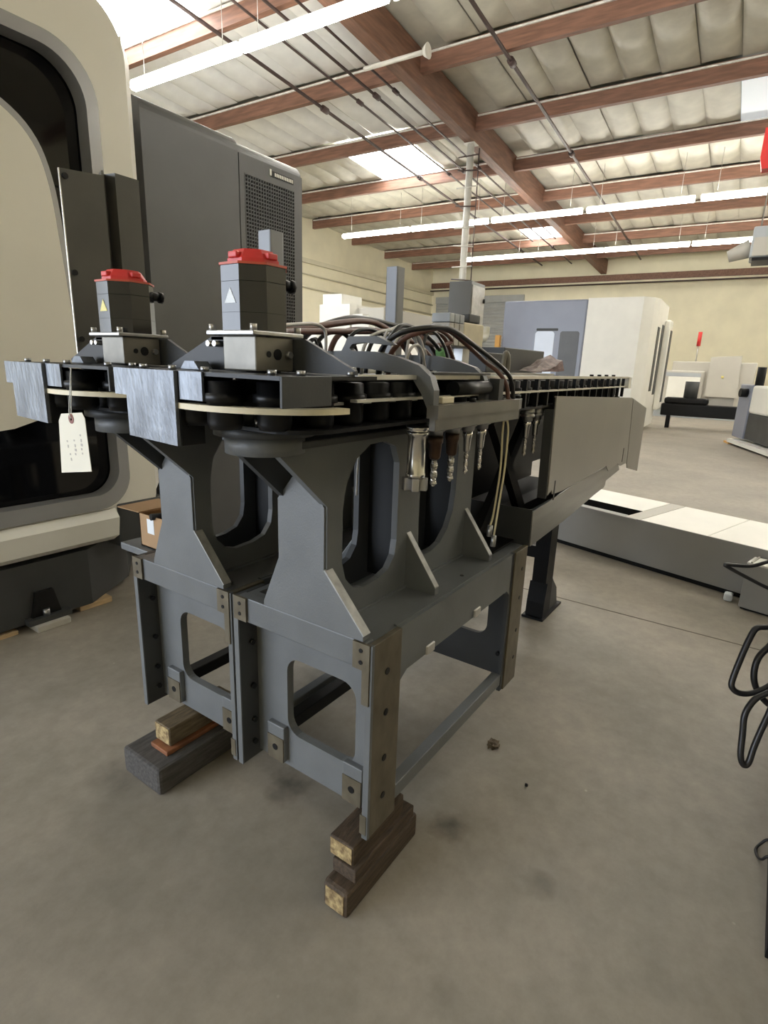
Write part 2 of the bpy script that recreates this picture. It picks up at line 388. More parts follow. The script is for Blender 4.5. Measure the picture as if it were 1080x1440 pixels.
for (k, j, xm, y) in cells:
    seen = not (xm < 4.5 or y < -1.6 - 0.0*xm or y > 12.9)
    z = zc(xm) + 0.27
    sk = None
    if abs(xm-12.52) < .1 and 7.2 < y < 8.6: sk = SKA
    if abs(xm-5.17) < .1 and 7.4 < y < 9.9: sk = SKA
    if abs(xm-12.52) < .1 and -0.35 < y < 0.25: sk = SKB
    if abs(xm-19.9) < .1 and 5.6 < y < 6.8: sk = SKA
    if not seen and not sk:
        n0 = len(rest.verts); rest.from_mesh(BATT); rest.verts.ensure_lookup_table()
        bmesh.ops.transform(rest, matrix=Matrix.Translation((xm, y, z)) @ Matrix.Rotation(math.atan(.04), 4, 'Y'), verts=rest.verts[n0:])
        continue
    me = sk or (BATTW if (y > BYL and xm < 12) else BATT)
    o = bpy.data.objects.new('skylight_panel' if sk else 'insulation_panel', me); COL.objects.link(o); o.parent = ce
    o.location = (xm, y, z + (0.0 if sk else random.uniform(-.01, .01))); o.rotation_euler = (0, math.atan(0.04), 0)
    if not sk: o.scale = (1, 1, random.uniform(0.7, 1.3))
    cnt += 1
o = mk('insulation_panels', rest, INS, ce); o['kind'] = 'stuff'
print('PANELS', cnt)
# sprinkler pipes under the purlins
def pipe(y, x0, x1, dz, r, m=PIPE):
    o = mk('sprinkler_pipe', Cyl((x0, y, zc(x0)+dz), (x1, y, zc(x1)+dz), r, seg=8), m, ce)
    for i in range(int(x0)+2, int(x1), 4):
        mk('pipe_coupling', Cyl((i, y, zc(i)+dz), (i+.16, y, zc(i+.16)+dz), r*2.0, seg=8), m, o)
pipe(7.25, -5, 24, -0.05, 0.03); pipe(6.02, -5, 24, -0.05, 0.024); pipe(3.38, -5, 24, -0.05, 0.03); pipe(6.40, -5, 20, -0.08, 0.02); pipe(5.6, -5, 20, -.05, .02)
o = mk('sprinkler_branch', Cyl((7.9, 5.5, zc(7.9)-.22), (7.9, 4.38, zc(7.9)-.22), 0.035, seg=10), PIPEW, ce)
mk('sprinkler_flange', Cyl((7.9, 4.38, zc(7.9)-.22), (7.9, 4.30, zc(7.9)-.22), 0.06, 0.11, seg=12), PIPEW, ce)

# fluorescent fixtures in rows
def light_row(x, ys, z, label, group):
    first = None
    for y in ys:
        if first is None:
            t = thing('fluorescent_light', label, 'light', rm(x, y, z), TH, group, world=False)
            mk('housing', Box(-0.045, 0.045, -1.215, 1.215, 0.086, 0.12), LAMPH, t)
            mk('lens', Prism([[(-.06, .085), (-.095, .05), (-.075, .0), (-.03, -.02), (.03, -.02), (.075, .0), (.095, .05), (.06, .085)]], 'y', -1.2, 1.2), LAMP, t)
            for s in (-1, 1): mk('hanger_rod', Cyl((0, s*0.9, 0.10), (0, s*0.9, zc(x)+.40-z), 0.006, seg=6), BOLT, t)
            first = t
        else: copy_tree(first, rm(x, y, z))
light_row(5.74, [7.42, 4.92, 2.42, -0.1, -2.6, -5.1], 5.67, 'bright fluorescent light above the charcoal machine cabinet', 'lights in the row over the charcoal cabinet')  # last lamps are out of view, added to light the side faces
light_row(14.8, [9.72, 7.2, 4.66, 2.12, -0.42, -2.94, -5.44, -7.94, -10.0][:8], 5.31, 'fluorescent light in the long row crossing behind the white pole', 'lights in the row crossing behind the pole')  # outermost lamps are out of view, added to brighten the far hall
light_row(19.0, [7.42, 4.95, 2.48, 0.0, -2.48, -4.98, -7.48], 5.14, 'fluorescent light in the row closest to the far wall', 'lights in the row by the far wall')  # end lamps out of view, added for more light on the far wall
light_row(10.3, [-4.0, -6.5, -9.0], 5.5, 'added out-of-view fluorescent light in the short row beyond the unit heater', 'added lights in the short row beyond the heater')  # whole row added out of view to brighten the side-facing panels
light_row(-2.6, [5.5, -4.5], 5.95, 'added unseen fluorescent light in the row by the bay door', 'added unseen lights in the row by the bay door')  # unseen row added behind the camera for more light

# steel column with its cable ladder rungs
t = thing('support_column', 'slim white round steel column rising to the roof beam', 'column', rm(11.35, 5.06, 0), TH, world=False)
zt = zc(11.35) - 0.2
mk('pole', Cyl((0, 0, 0.02), (0, 0, zt-.02), 0.075, seg=16), PIPEW, t)
mk('base_plate', Box(-.15, .15, -.15, .15, 0, .02), PIPEW, t)
mk('cap_plate', Box(-.12, .12, -.12, .12, zt-.02, zt), PIPEW, t)
mk('conduit', Cyl((.05, -.19, 2.6), (.02, -.19, zt-.1), 0.012, seg=6), PIPE, t)
for i, zz in enumerate((zt-.25, zt-.55, zt-.85, zt-1.25, zt-1.65, zt-2.05, zt-2.45, zt-2.75)):
    mk('strut_clamp', Cyl((-.085, .24, zz+.05*(i % 2)), (-.085, -.24, zz), 0.014, seg=6), PIPEW if i in (2, 4, 5, 6) else PIPE, t)

# ================================================================== base frames
def base_frame(y0, label):
    t = thing('machine_base_frame', label, 'base frame', (0.5, y0+0.25, 0.19), group=None)
    Y = lambda a: y0 + a
    mk('corner_plate', Box(.007, .13, Y(0), Y(.018), .19, .765, bev=.002), BROWN, t, 'brown machined corner plate')
    mk('edge_strip', Box(-.004, .007, Y(-.0005), Y(.0185), .19, .766, bev=.001), GREY, t)
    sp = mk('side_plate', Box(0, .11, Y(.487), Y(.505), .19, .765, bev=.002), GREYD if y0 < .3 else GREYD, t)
    mk('edge_strip', Box(-.004, .0, Y(.4865), Y(.5055), .19, .766), GREY, t)
    for z in (.69, .60, .45, .33, .25):
        mk('bolt', Cyl((.045, Y(.487), z), (.045, Y(.477), z), .009, seg=10), BLACK, sp)
    mk('front_bar', Box(-.001, .03, Y(.02), Y(.487), .692, .768, bev=.003), GREY, t)
    win = rrect(Y(.10), Y(.36), .325, .585, .05)
    fp = mk('window_plate', Prism([[(Y(.018), .205), (Y(.487), .205), (Y(.487), .69), (Y(.018), .69)], win], 'x', .068, .094), GREY, t)
    for (ya, yb) in ((.06, .13), (.36, .43)):
        lg = mk('mounting_lug', Box(.05, .07, Y(ya), Y(yb), .222, .345, bev=.003), GREY, t)
        mk('lug_face', Box(.047, .052, Y(ya+.002), Y(yb-.002), .222, .305), BROWN, lg)
        mk('lug_hole', Cyl((.0455, Y((ya+yb)/2), .268), (.048, Y((ya+yb)/2), .268), .011, seg=10), BLACK, lg)
    # machined corner pads on the front bar
    for (ya, yb, yc, yd) in ((.006, .058, .006, .028), (.447, .499, .478, .499)):
        pd = mk('machined_pad', Prism([[(Y(ya), .768), (Y(ya), .60) if ya < .1 else (Y(ya), .695), (Y(yd), .60) if ya < .1 else (Y(yb), .695)] + ([(Y(yd), .695), (Y(yb), .695)] if ya < .1 else []) + [(Y(yb), .768)]], 'x', -.008, .0), BROWN, t)
        for z in (.748, .716): mk('pad_hole', Cyl((-.0095, Y((ya+yb)/2), z), (-.0075, Y((ya+yb)/2), z), .006, seg=8), BLACK, pd)
    bp_ = mk('machined_pad', Box(-.006, .01, Y(.004), Y(.024), .205, .265), BROWN, t)
    tp = mk('side_rail', Prism([[(.13, .765), (.13, .60), (.17, .625), (.86, .625), (.89, .60), (.89, .765)]], 'y', Y(.006), Y(.03)), GREY, t)
    for x in (.27, .58): mk('rail_tab', Box(x, x+.045, Y(.0), Y(.012), .622, .65, bev=.003), RAIL, tp)
    mk('bottom_rail', Box(.13, .89, Y(.008), Y(.045), .215, .262, bev=.003), GREY, t)
    mk('bottom_rail', Box(.11, .89, Y(.455), Y(.50), .215, .262, bev=.003), BLACKP, t)
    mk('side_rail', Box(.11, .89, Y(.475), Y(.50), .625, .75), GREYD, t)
    mk('corner_plate', Box(.905, 1.024, Y(0), Y(.018), .19, .765, bev=.002), BROWN, t, 'brown machined corner plate')
    mk('edge_strip', Box(.885, .905, Y(.006), Y(.02), .19, .765), GREYD, t)
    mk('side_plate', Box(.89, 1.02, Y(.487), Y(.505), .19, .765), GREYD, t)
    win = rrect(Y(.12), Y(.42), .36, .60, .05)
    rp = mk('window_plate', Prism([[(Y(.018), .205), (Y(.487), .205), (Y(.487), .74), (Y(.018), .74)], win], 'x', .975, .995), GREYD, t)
    for z in (.30, .68): mk('bolt', Cyl((.975, Y(.06), z), (.965, Y(.06), z), .009, seg=10), BLACK, rp)
    for z in (.30, .42, .56, .68):
        mk('bolt_hole', Cyl((.065, Y(0.0005), z-.01), (.065, Y(-.0015), z-.01), .010, seg=10), BLACK, t)
        mk('bolt_hole', Cyl((.985, Y(0.0005), z), (.985, Y(-.0015), z), .008, seg=10), BLACK, t)
    dk = mk('deck_plate', Prism([[(.03, Y(.02)), (1.02, Y(.02)), (1.02, Y(.487)), (.03, Y(.487))], [(.06, Y(.395)), (.06, Y(.465)), (.34, Y(.465)), (.34, Y(.395))]], 'z', .745, .7635), GREY, t)
    mk('deck_hole', Cyl((.571, Y(.055), .7635), (.571, Y(.055), .7645), .007, seg=10), BLACK, dk)
    mk('deck_lip', Box(.13, 1.0, Y(.018), Y(.028), .762, .768), GREY, dk)
    return t
base_frame(0.0, 'grey steel base frame standing on the oily brown timbers')
base_frame(0.515, 'grey steel base frame carrying the cardboard box')
solo('lifting_bracket', Box(.06, .14, 1.03, 1.20, .735, .762, bev=.003), GREY, 'small flat grey bracket sticking out beside the cardboard box', 'bracket')

# ================================================================== pedestals
def pedestal(y0, label):
    t = thing('magazine_pedestal', label, 'pedestal', (0.35, y0+.2, .764))
    Y = lambda a: y0 + a
    mk('front_plate', Prism([[(Y(.028), .772), (Y(.372), .772), (Y(.372), .785), (Y(.312), .925), (Y(.312), 1.087), (Y(.26), 1.15), (Y(.20), 1.15), (Y(.155), 1.087), (Y(.155), .925), (Y(.028), .785)]], 'x', -.006, .022), GREY, t)
    mk('worn_highlight_edge', Prism([[(Y(.155), .925), (Y(.028), .785), (Y(.0255), .787), (Y(.1525), .929)]], 'x', -.006, .022), EDGEHI, t)  # pale strip painting in the highlight along the slope
    mk('foot_pad', Box(.0305, .05, Y(.05), Y(.36), .764, .772), GREYD, t)
    def web(ya, yb, wm):
        arch1 = [(.06, .93), (.075, .88), (.11, .845), (.155, .832), (.225, .836), (.275, .85), (.305, .885), (.313, .93), (.313, 1.16), (.29, 1.21), (.24, 1.228), (.17, 1.226), (.115, 1.195), (.075, 1.14), (.06, 1.07)]
        arch2 = [(.435, .95), (.44, .87), (.475, .84), (.52, .84), (.58, .855), (.63, .895), (.66, .95), (.672, 1.02), (.675, 1.16), (.655, 1.215), (.60, 1.23), (.50, 1.23), (.45, 1.215), (.435, 1.16)]
        out = [(.0, .772), (.0, 1.09), (-.165, 1.238), (-.165, 1.256), (.80, 1.256), (.80, .764), (.034, .764), (.034, .772)]
        o = mk('web_plate', Prism([out, arch1, arch2], 'y', ya, yb), wm, t)
        return o
    web(Y(.150), Y(.170), GREY); web(Y(.292), Y(.312), GREYD)  # second web takes the darker grey to paint in the inside shade
    mk('weld_bead', Box(.035, .80, Y(.143), Y(.151), .763, .770), GREY, t)
    mk('cross_plate', Box(.365, .385, Y(.17), Y(.292), .78, 1.25), GREYX, t)  # shade behind the arches is put into the dark colour
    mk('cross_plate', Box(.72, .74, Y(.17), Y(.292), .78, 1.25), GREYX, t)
    for x in (.38, .765):
        for (a, b) in ((.150, .042), (.312, .42)):
            gs = mk('gusset', Prism([[(Y(a), .764), (Y(b), .764), (Y(b), .785), (Y(a), .935)]], 'x', x-.011, x+.011), GREY, t)
            mk('worn_highlight_edge', Prism([[(Y(b), .785), (Y(a), .935), (Y(a), .939), (Y(b), .789)]], 'x', x-.011, x+.011), EDGEHI, gs)
    mk('head_plate', Box(-.15, .82, Y(.12), Y(.345), 1.245, 1.262, bev=.003), GREYD, t)
    mk('head_drum', Cyl((-.15, Y(.2), 1.236), (-.15, Y(.2), 1.275), .086, seg=40), GREY, t)
    mk('head_flange', Cyl((-.15, Y(.2), 1.275), (-.15, Y(.2), 1.293), .108, seg=40), GREYD, t)
    return t
pedestal(0.0, 'grey welded pedestal with arched cutouts under the chain that carries the cutters')
pedestal(0.515, 'grey welded pedestal with arched cutouts beside the cardboard box')

# ================================================================== chain magazines
PIT, CR = 0.097, 0.15
TOOLS = (4, 5, 6, 7, 8, 12, 13)      # pots that hold a cutter
def magazine(y0, label, xend, full, mx):
    t = thing('chain_tool_magazine', label, 'tool magazine', (0.9, y0+.2, 1.275))
    Y = lambda a: y0 + a
    ax, ay = -.15, Y(.2)
    mk('track_plate', Prism([rrect(-.25, xend, Y(.0), Y(.40), .09)] + ([ngon(-.15+PIT*i, Y(.05), .030, 14) for i in TOOLS] if y0 == 0 else []), 'z', 1.294, 1.302), BLACKP, t)
    mk('spine', Box(-.05, xend-.1, Y(.14), Y(.26), 1.30, 1.392), BLACKP, t)
    mk('dark_backing', Box(-.10, xend-.02, Y(.102), Y(.108), 1.302, 1.392), BLACKP, t)  # black wall added so the gaps between the spacers look dark
    mk('sprocket', Cyl((ax, ay, 1.302), (ax, ay, 1.36), .098, seg=24), GREYD, t)
    mk('drive_shaft', Cyl((ax, ay, 1.36), (ax, ay, 1.41), .036, seg=20), GREYD, t)
    # pots
    def pot(x, y, first=[None]):
        if first[0] is None or first[0].parent is not t:
            bm = bmesh.new(); lathe(bm, [(.030, 0), (.034, .012), (.034, .05), (.041, .052), (.041, .066), (.034, .068), (.034, .088), (.028, .09)], 0, 0, 12)
            me = bpy.data.meshes.new('tool_pot'); bm.to_mesh(me); bm.free(); me.materials.append(BLACK)
            b2 = Box(-.044, .044, -.014, .014, .044, .050); m2 = bpy.data.meshes.new('chain_link'); b2.to_mesh(m2); b2.free(); m2.materials.append(STEELD)
            pot.me, pot.m2 = me, m2
        o = bpy.data.objects.new('tool_pot', pot.me); COL.objects.link(o); o.parent = t
        o.location = Vector((x, y, 1.3)) - OFF[t.name]; first[0] = o
        return o
    n = int((xend-.08-ax)/PIT)
    for i in range(n+1):
        for yy in (ay-CR, ay+CR):
            if yy > ay and not full: continue
            x = ax + i*PIT
            pot(x, yy)
            if i < n:
                l = bpy.data.objects.new('chain_link', pot.m2); COL.objects.link(l); l.parent = t
                l.location = Vector((x+PIT/2, yy, 1.3)) - OFF[t.name]
    for k in range(1, 5):
        a = R(90 + 36*k); pot(ax+CR*math.cos(a), ay+CR*math.sin(a))
    # rails
    for (z0_, z1_, m) in ((1.397, 1.407, RAIL), (1.352, 1.358, RAIL)):
        for (xa_, xb_) in (((-.10, .12), (.155, .455), (.49, xend)) if z1_ > 1.4 else ((-.10, .455), (.49, xend))):
            mk('guide_rail', Box(xa_, xb_, Y(-.012), Y(.006), z0_, z1_), m, t)
    mk('guide_rail', Box(-.10, xend, Y(.394), Y(.41), 1.397, 1.407), RAIL, t)
    mk('top_cover', Box(-.055, xend-.02, Y(.05), Y(.38), 1.392, 1.399), BLACKP, t)
    nf = int(xend/.13)
    for i in range(nf):
        x = .5+ (xend-.55)*i/(nf-1)
        mk('rail_spacer', Box(x-.006, x+.006, Y(-.008), Y(.006), 1.302, 1.397), BLACKP, t)
    # head guard
    hx = -.33
    tp = mk('head_cover', Prism([[(hx, Y(-.03)), (-.06, Y(-.03)), (-.06, Y(.43)), (hx, Y(.43))]], 'z', 1.397, 1.404), BLACK, t)
    mk('side_guard', Box(hx, -.205, Y(-.034), Y(-.028), 1.352, 1.404, bev=.001), GREYD, t)
    sg = mk('front_guard', Box(hx-.005, hx, Y(.165), Y(.232), 1.352, 1.404), SILVER, t)
    mk('front_guard', Box(hx-.004, hx+.002, Y(.395), Y(.455), 1.350, 1.404), SILVER, t)
    mk('end_plate', Prism([[(Y(.238), 1.404), (Y(.40), 1.404), (Y(.40), 1.268), (Y(.238), 1.262)]], 'x', hx-.012, hx-.004), SILVER, t, 'silver worn end plate with scratches')
    mk('plate_fold', Box(hx-.004, hx+.05, Y(.234), Y(.239), 1.262, 1.404), BLACK, t)
    # ivory guide arc
    bm = bmesh.new(); N = 26; pr = None
    for i in range(N+1):
        a = R(146 + (270-146)*i/N)
        cur = [bm.verts.new((ax+r*math.cos(a), ay+r*math.sin(a)*1.24, z)) for r, z in ((.162, 1.334), (.188, 1.334), (.188, 1.345), (.162, 1.345))]
        if pr:
            for q in range(4): bm.faces.new((pr[q], cur[q], cur[(q+1) % 4], pr[(q+1) % 4]))
        else: bm.faces.new(cur)
        pr = cur
    bm.faces.new(list(reversed(pr))); bmesh.ops.recalc_face_normals(bm, faces=bm.faces)
    mk('guide_arc', bm, IVORY, t)
    # motor bridge
    mk('bridge_plate', Prism([[(Y(.228), 1.406), (Y(.43), 1.406), (Y(.43), 1.414), (Y(.29), 1.472), (Y(.228), 1.472)]], 'x', -.19+mx, -.18+mx), BLACK, t)
    mk('bridge_plate', Prism([[(Y(-.02), 1.406), (Y(.43), 1.406), (Y(.43), 1.414), (Y(.29), 1.472), (Y(.11), 1.472), (Y(-.02), 1.414)]], 'x', -.10+mx, -.09+mx), GREYD, t)
    mk('bridge_roof', Box(-.19+mx, -.09+mx, Y(.235), Y(.29), 1.466, 1.473), BLACK, t)
    mk('bridge_block', Box(-.205+mx, -.103+mx, Y(.140), Y(.236), 1.407, 1.474, bev=.003), BLOCK, t, 'bare machined block with three holes')
    blk = t.children[-1]
    for dx, r_ in ((-.172, .006), (-.148, .011), (-.122, .006)):
        mk('block_hole', Cyl((dx+mx, Y(.1405), 1.44), (dx+mx, Y(.1385), 1.44), r_, seg=12), BLACK, blk)
    mk('block_bolt', Cyl((-.122+mx, Y(.140), 1.44), (-.122+mx, Y(.128), 1.44), .007, seg=8), STEELD, blk)
    mk('sensor_pad', Prism([[(Y(.27), 1.406), (Y(.33), 1.406), (Y(.315), 1.422), (Y(.285), 1.422)]], 'x', -.24+mx, -.205+mx), SILVER, t)
    for (x, yy) in ((-.30, .02), (-.30, .20), (-.30, .30), (-.30, .40), (-.12, -.01), (-.26, -.01)):
        mk('bolt', Cyl((x, Y(yy), 1.404), (x, Y(yy), 1.413), .008, seg=8), STEELD, t)
    for (yy) in (.255, .275):
        mk('bolt', Cyl((-.19+mx, Y(yy), 1.458), (-.212+mx, Y(yy), 1.458), .006, seg=8), BOLT, t)
    # small fittings under the head
    for a in (150, 172, 196, 221, 243):
        r_ = .115; x_, y_ = ax+r_*math.cos(R(a)), ay+r_*math.sin(R(a))
        mk('clamp_screw', Cyl((x_, y_, 1.303), (x_, y_, 1.325), .008, seg=8), BOLT, t)
    return t
mag = magazine(0.0, 'black tool chain magazine holding the row of hanging cutters', 2.30, True, -.02)
magazine(0.515, 'black tool chain magazine that the paper tag hangs from', 2.30, True, .016)

# drive motors
def motor(y0, label, sticker, ax):
    ay = y0+.2
    t = thing('drive_motor', label, 'motor', (ax, ay, 1.474))
    bp_ = mk('base_plate', Box(ax-.069, ax+.069, ay-.069, ay+.069, 1.474, 1.483, bev=.002), STEELD, t)
    for sx in (-1, 1):
        for sy in (-1, 1): mk('bolt', Cyl((ax+sx*.060, ay+sy*.060, 1.483), (ax+sx*.060, ay+sy*.060, 1.495), .007, seg=8), BOLT, bp_)
    a0 = R(22.5)
    def seg(nm, z0_, z1_, r_, m):
        return mk(nm, Prism([ngon(ax, ay, r_, 8, a0)], 'z', z0_, z1_), m, t)
    seg('lower_housing', 1.483, 1.5164, .067, MOTOR); b = seg('body', 1.5169, 1.5728, .067, MOTOR); seg('encoder_housing', 1.5736, 1.6027, .067, MOTOR)
    seg('rim', 1.6027, 1.6071, .070, REDRIM)
    bm = bmesh.new()
    prism(bm, [ngon(ax, ay, .053, 8, a0)], 'z', 1.6071, 1.6159)
    for v_, (r0, r1, z0_, z1_) in enumerate(((.052, .040, 1.6159, 1.6335),)):
        A = [bm.verts.new((p[0], p[1], z0_)) for p in ngon(ax, ay, r0, 8, a0)]; B = [bm.verts.new((p[0], p[1], z1_)) for p in ngon(ax, ay, r1, 8, a0)]
        for i in range(8): bm.faces.new((A[i], A[(i+1) % 8], B[(i+1) % 8], B[i]))
        bm.faces.new(B)
    cp = mk('cap', bm, RED, t)
    mk('cap_lug', Box(ax-.055, ax-.03, ay-.012, ay+.012, 1.6159, 1.6273, bev=.002), RED, cp)
    mk('cap_lug', Box(ax-.012, ax+.012, ay-.055, ay-.03, 1.6159, 1.6273, bev=.002), RED, cp)
    d = .0619
    mk('warning_sticker', Prism([[(ay-.016, 1.5332), (ay+.016, 1.5332), (ay, 1.5613)]], 'x', ax-d-.0009, ax-d-.0001), sticker, b)
    cn = mk('connector', Cyl((ax+.064, ay-.01, 1.5816), (ax+.084, ay-.014, 1.5798), .011, seg=12), BLACK, t)
    mk('connector_nut', Cyl((ax+.084, ay-.014, 1.5798), (ax+.094, ay-.016, 1.5789), .014, seg=8), BLACK, cn)
motor(0.0, 'octagonal black motor with red cap on the magazine holding the cutters', PALES, -.17)
motor(0.515, 'octagonal black motor with red cap and yellow warning triangle above the paper tag', YELL, -.134)

# hanging cutters
def tool(x, y, kind, label, group=None):
    z = 1.30
    t = thing('tool_holder', label, 'tool', (x, y, 1.0), group=group)
    bm = bmesh.new()
    if kind == 'mill':
        lathe(bm, [(.020, 1.31), (.024, 1.281), (.030, 1.278), (.030, 1.270), (.026, 1.267), (.030, 1.264), (.030, 1.256), (.024, 1.252), (.024, 1.157), (.026, 1.154), (.026, 1.142)], x, y, 24); mk('shank', bm, STEEL, t)
        bm = bmesh.new()
        for k in range(5):
            a = 2*math.pi*k/5
            m_ = Matrix.Translation((x, y, 0)) @ Matrix.Rotation(a, 4, 'Z')
            q = bmesh.new(); box(q, .004, .033, -.011, .008, 1.110, 1.144, bev=.002); q.transform(m_)
            me = bpy.data.meshes.new('tmp'); q.to_mesh(me); q.free(); bm.from_mesh(me); bpy.data.meshes.remove(me)
        mk('cutter_head', bm, STEELD, t)
    else:
        r0 = {'drill': .018, 'thin': .012}[kind]
        lathe(bm, [(.018, 1.31), (.027, 1.280), (.027, 1.273), (.022, 1.270), (.027, 1.267), (.027, 1.260), (.020, 1.256), (.019, 1.244)], x, y, 20); mk('flange', bm, STEELD, t)
        bm = bmesh.new(); lathe(bm, [(r0+.003, 1.244), (r0+.003, 1.227), (r0, 1.222), (r0-.002, 1.187), (r0*.7, 1.180)], x, y, 16); mk('collet', bm, COPPER if kind == 'drill' else STEEL, t)
        # twisted flutes
        bm = bmesh.new(); r = .0105 if kind == 'drill' else .007; zt_, zb_ = 1.180, 1.104 if kind == 'drill' else 1.112; n = 22; rings = []
        for i in range(n+1):
            a = i*0.42; zz = zt_ + (zb_-zt_)*i/n
            ring = []
            for k in range(12):
                th = 2*math.pi*k/12; rr = r*(.62+.38*abs(math.cos(th))) * (1 if i < n-1 else .5)
                ring.append(bm.verts.new((x+rr*math.cos(th+a), y+rr*math.sin(th+a), zz)))
            rings.append(ring)
        for A, B in zip(rings, rings[1:]):
            for k in range(12): bm.faces.new((A[k], A[(k+1) % 12], B[(k+1) % 12], B[k]))
        bm.faces.new(rings[-1]); mk('drill_bit', bm, STEEL, t)
px = lambda i: -.15 + PIT*i
tool(px(4), .05, 'mill', 'thick bright steel milling cutter hanging beside the gooseneck arm')
tool(px(5), .05, 'drill', 'twist drill in a brown collet hanging next to the thick milling cutter', 'twist drills under the bracket')
tool(px(6), .05, 'drill', 'second twist drill in a brown collet from the thick milling cutter', 'twist drills under the bracket')
tool(px(7), .05, 'thin', 'slim drill in a steel collet beside the brown collets', 'slim drills')
tool(px(8), .05, 'thin', 'slim drill hanging just before the yellow wires', 'slim drills')
tool(px(12), .05, 'thin', 'slim drill hanging beside the grey cover panel', 'slim drills by the cover')
tool(px(13), .05, 'thin', 'slim drill partly tucked behind the grey cover panel', 'slim drills by the cover')

# gooseneck arms and their bracket
t = thing('gooseneck_bracket', 'grey gooseneck arms carrying a thick bracket over the chain', 'bracket', (.35, .05, 1.29))
arm = [(.30, 1.455), (.20, 1.458), (.11, 1.457), (.047, 1.446), (-.013, 1.429), (-.045, 1.405), (-.057, 1.375), (-.057, 1.325), (-.047, 1.322), (-.024, 1.365), (.0, 1.396), (.045, 1.409), (.12, 1.416), (.173, 1.419), (.30, 1.424)]
mk('arm', Prism([arm], 'x', .125, .150), GREY, t)
mk('arm', Prism([[(a+.026, b) for a, b in arm]], 'x', .46, .485), GREY, t)
lp = [(.222, 1.45), (.194, 1.492), (.11, 1.493), (.07, 1.478), (.06, 1.474), (.075, 1.472), (.15, 1.478), (.183, 1.474), (.192, 1.464), (.176, 1.452)]
mk('arm_hook', Prism([lp], 'x', .128, .147), GREY, t)
mk('bar', Prism([[(.118, -.075), (.60, -.075), (.655, -.062), (.70, -.03), (.70, -.016), (.118, -.045)]], 'z', 1.312, 1.342), BRKT, t)
mk('bar_skirt', Box(.118, .62, -.07, -.052, 1.283, 1.314, bev=.002), BRKT, t)
mk('top_plate', Box(.15, .46, -.04, .10, 1.4085, 1.414), BLACK, t)
for x in (.34, .52, .65): mk('bolt', Cyl((x, -.05, 1.342), (x, -.05, 1.352), .009, seg=8), BLACK, t)
mk('sensor', Box(.18, .24, -.05, -.02, 1.342, 1.358, bev=.003), IVORY, t)
mk('cylinder', Cyl((.26, -.034, 1.376), (.455, -.034, 1.376), .018, seg=14), BLACK, t)
mk('cylinder_lug', Box(.48, .51, -.06, -.03, 1.342, 1.40), GREYD, t)

# upright square posts
for x, lab in ((.148, 'short grey square post standing behind the red-capped motor'), (.745, 'short grey square post standing among the cables')):
    t = thing('square_post', lab, 'post', (x, .48, 1.404))
    mk('tube', Prism([rrect(x-.024, x+.024, .456, .504, .004, 2)], 'z', 1.4135, 1.757), CABGR, t)
    mk('foot', Box(x-.045, x+.045, .44, .53, 1.4075, 1.4135), BLACKP, t)

# cables over the magazine
def cable(name, pts, r, m, label, group=None, seg=8):
    return solo(name, Tube(pts, r, seg), m, label, 'cable', group)
G = 'cables looping over the tool magazines'
cable('power_cable', [(-.075, .305, 1.402), (-.07, .305, 1.46), (-.03, .315, 1.498), (.039, .335, 1.507), (.137, .335, 1.514), (.252, .335, 1.533), (.383, .335, 1.549), (.487, .335, 1.536), (.602, .335, 1.482), (.68, .335, 1.402)], .009, CABR, 'thick red-brown cable arching over from behind the motor', G)
cable('power_cable', [(-.075, .255, 1.402), (-.068, .255, 1.45), (-.025, .272, 1.488), (.023, .292, 1.496), (.115, .295, 1.503), (.291, .295, 1.514), (.506, .295, 1.524), (.679, .295, 1.507), (.80, .295, 1.402)], .0085, CABR, 'thick red-brown cable running low and straight behind the motor', G)
cable('signal_cable', [(-.112, .2, 1.50), (-.05, .215, 1.507), (.02, .24, 1.514), (.06, .25, 1.517), (.098, .255, 1.512), (.113, .255, 1.49), (.110, .255, 1.401)], .004, CABG, 'thin pale cable curling out beside the red-capped motor')
cable('signal_cable', [(.33, .315, 1.402), (.31, .315, 1.47), (.265, .315, 1.503), (.22, .315, 1.508), (.175, .315, 1.497), (.139, .315, 1.465), (.115, .315, 1.402)], .006, CABK, 'black cable dropping steeply beside the gooseneck arm', 'dropping black cables')
cable('signal_cable', [(.21, .357, 1.402), (.213, .357, 1.46), (.19, .357, 1.488), (.147, .357, 1.468), (.10, .357, 1.43), (.08, .357, 1.402)], .0055, CABK, 'black cable dropping steeply beside the gooseneck arm', 'dropping black cables')
cable('signal_cable', [(.19, .2, 1.401), (.195, .2, 1.46), (.22, .2, 1.492), (.254, .2, 1.507), (.32, .2, 1.521), (.376, .2, 1.535), (.43, .2, 1.520), (.48, .2, 1.492), (.515, .2, 1.455), (.53, .2, 1.401)], .0045, CABG, 'pale grey cable hooping over the gooseneck hook')
gc = cable('signal_cable', [(.20, .15, 1.401), (.212, .15, 1.46), (.25, .15, 1.50), (.30, .15, 1.529), (.387, .15, 1.522), (.46, .15, 1.498), (.507, .15, 1.474)], .006, CABK, 'black cable ending in the green connector')
gn = mk('connector', Cyl((.507, .15, 1.474), (.537, .15, 1.43), .014, .018, seg=12), GREEN, gc, 'green connector')
mk('socket', Box(.522, .566, .134, .166, 1.398, 1.424, bev=.002), BLACK, gn)
cable('pneumatic_hose', [(.185, .112, 1.402), (.185, .108, 1.45), (.19, .07, 1.49), (.212, .03, 1.508), (.294, .02, 1.52), (.395, .018, 1.495), (.495, -.002, 1.446), (.53, -.028, 1.42), (.562, -.045, 1.385), (.575, -.05, 1.341)], .0065, CABR, 'red-brown hose arching down to the bracket', 'hoses down to the bracket')
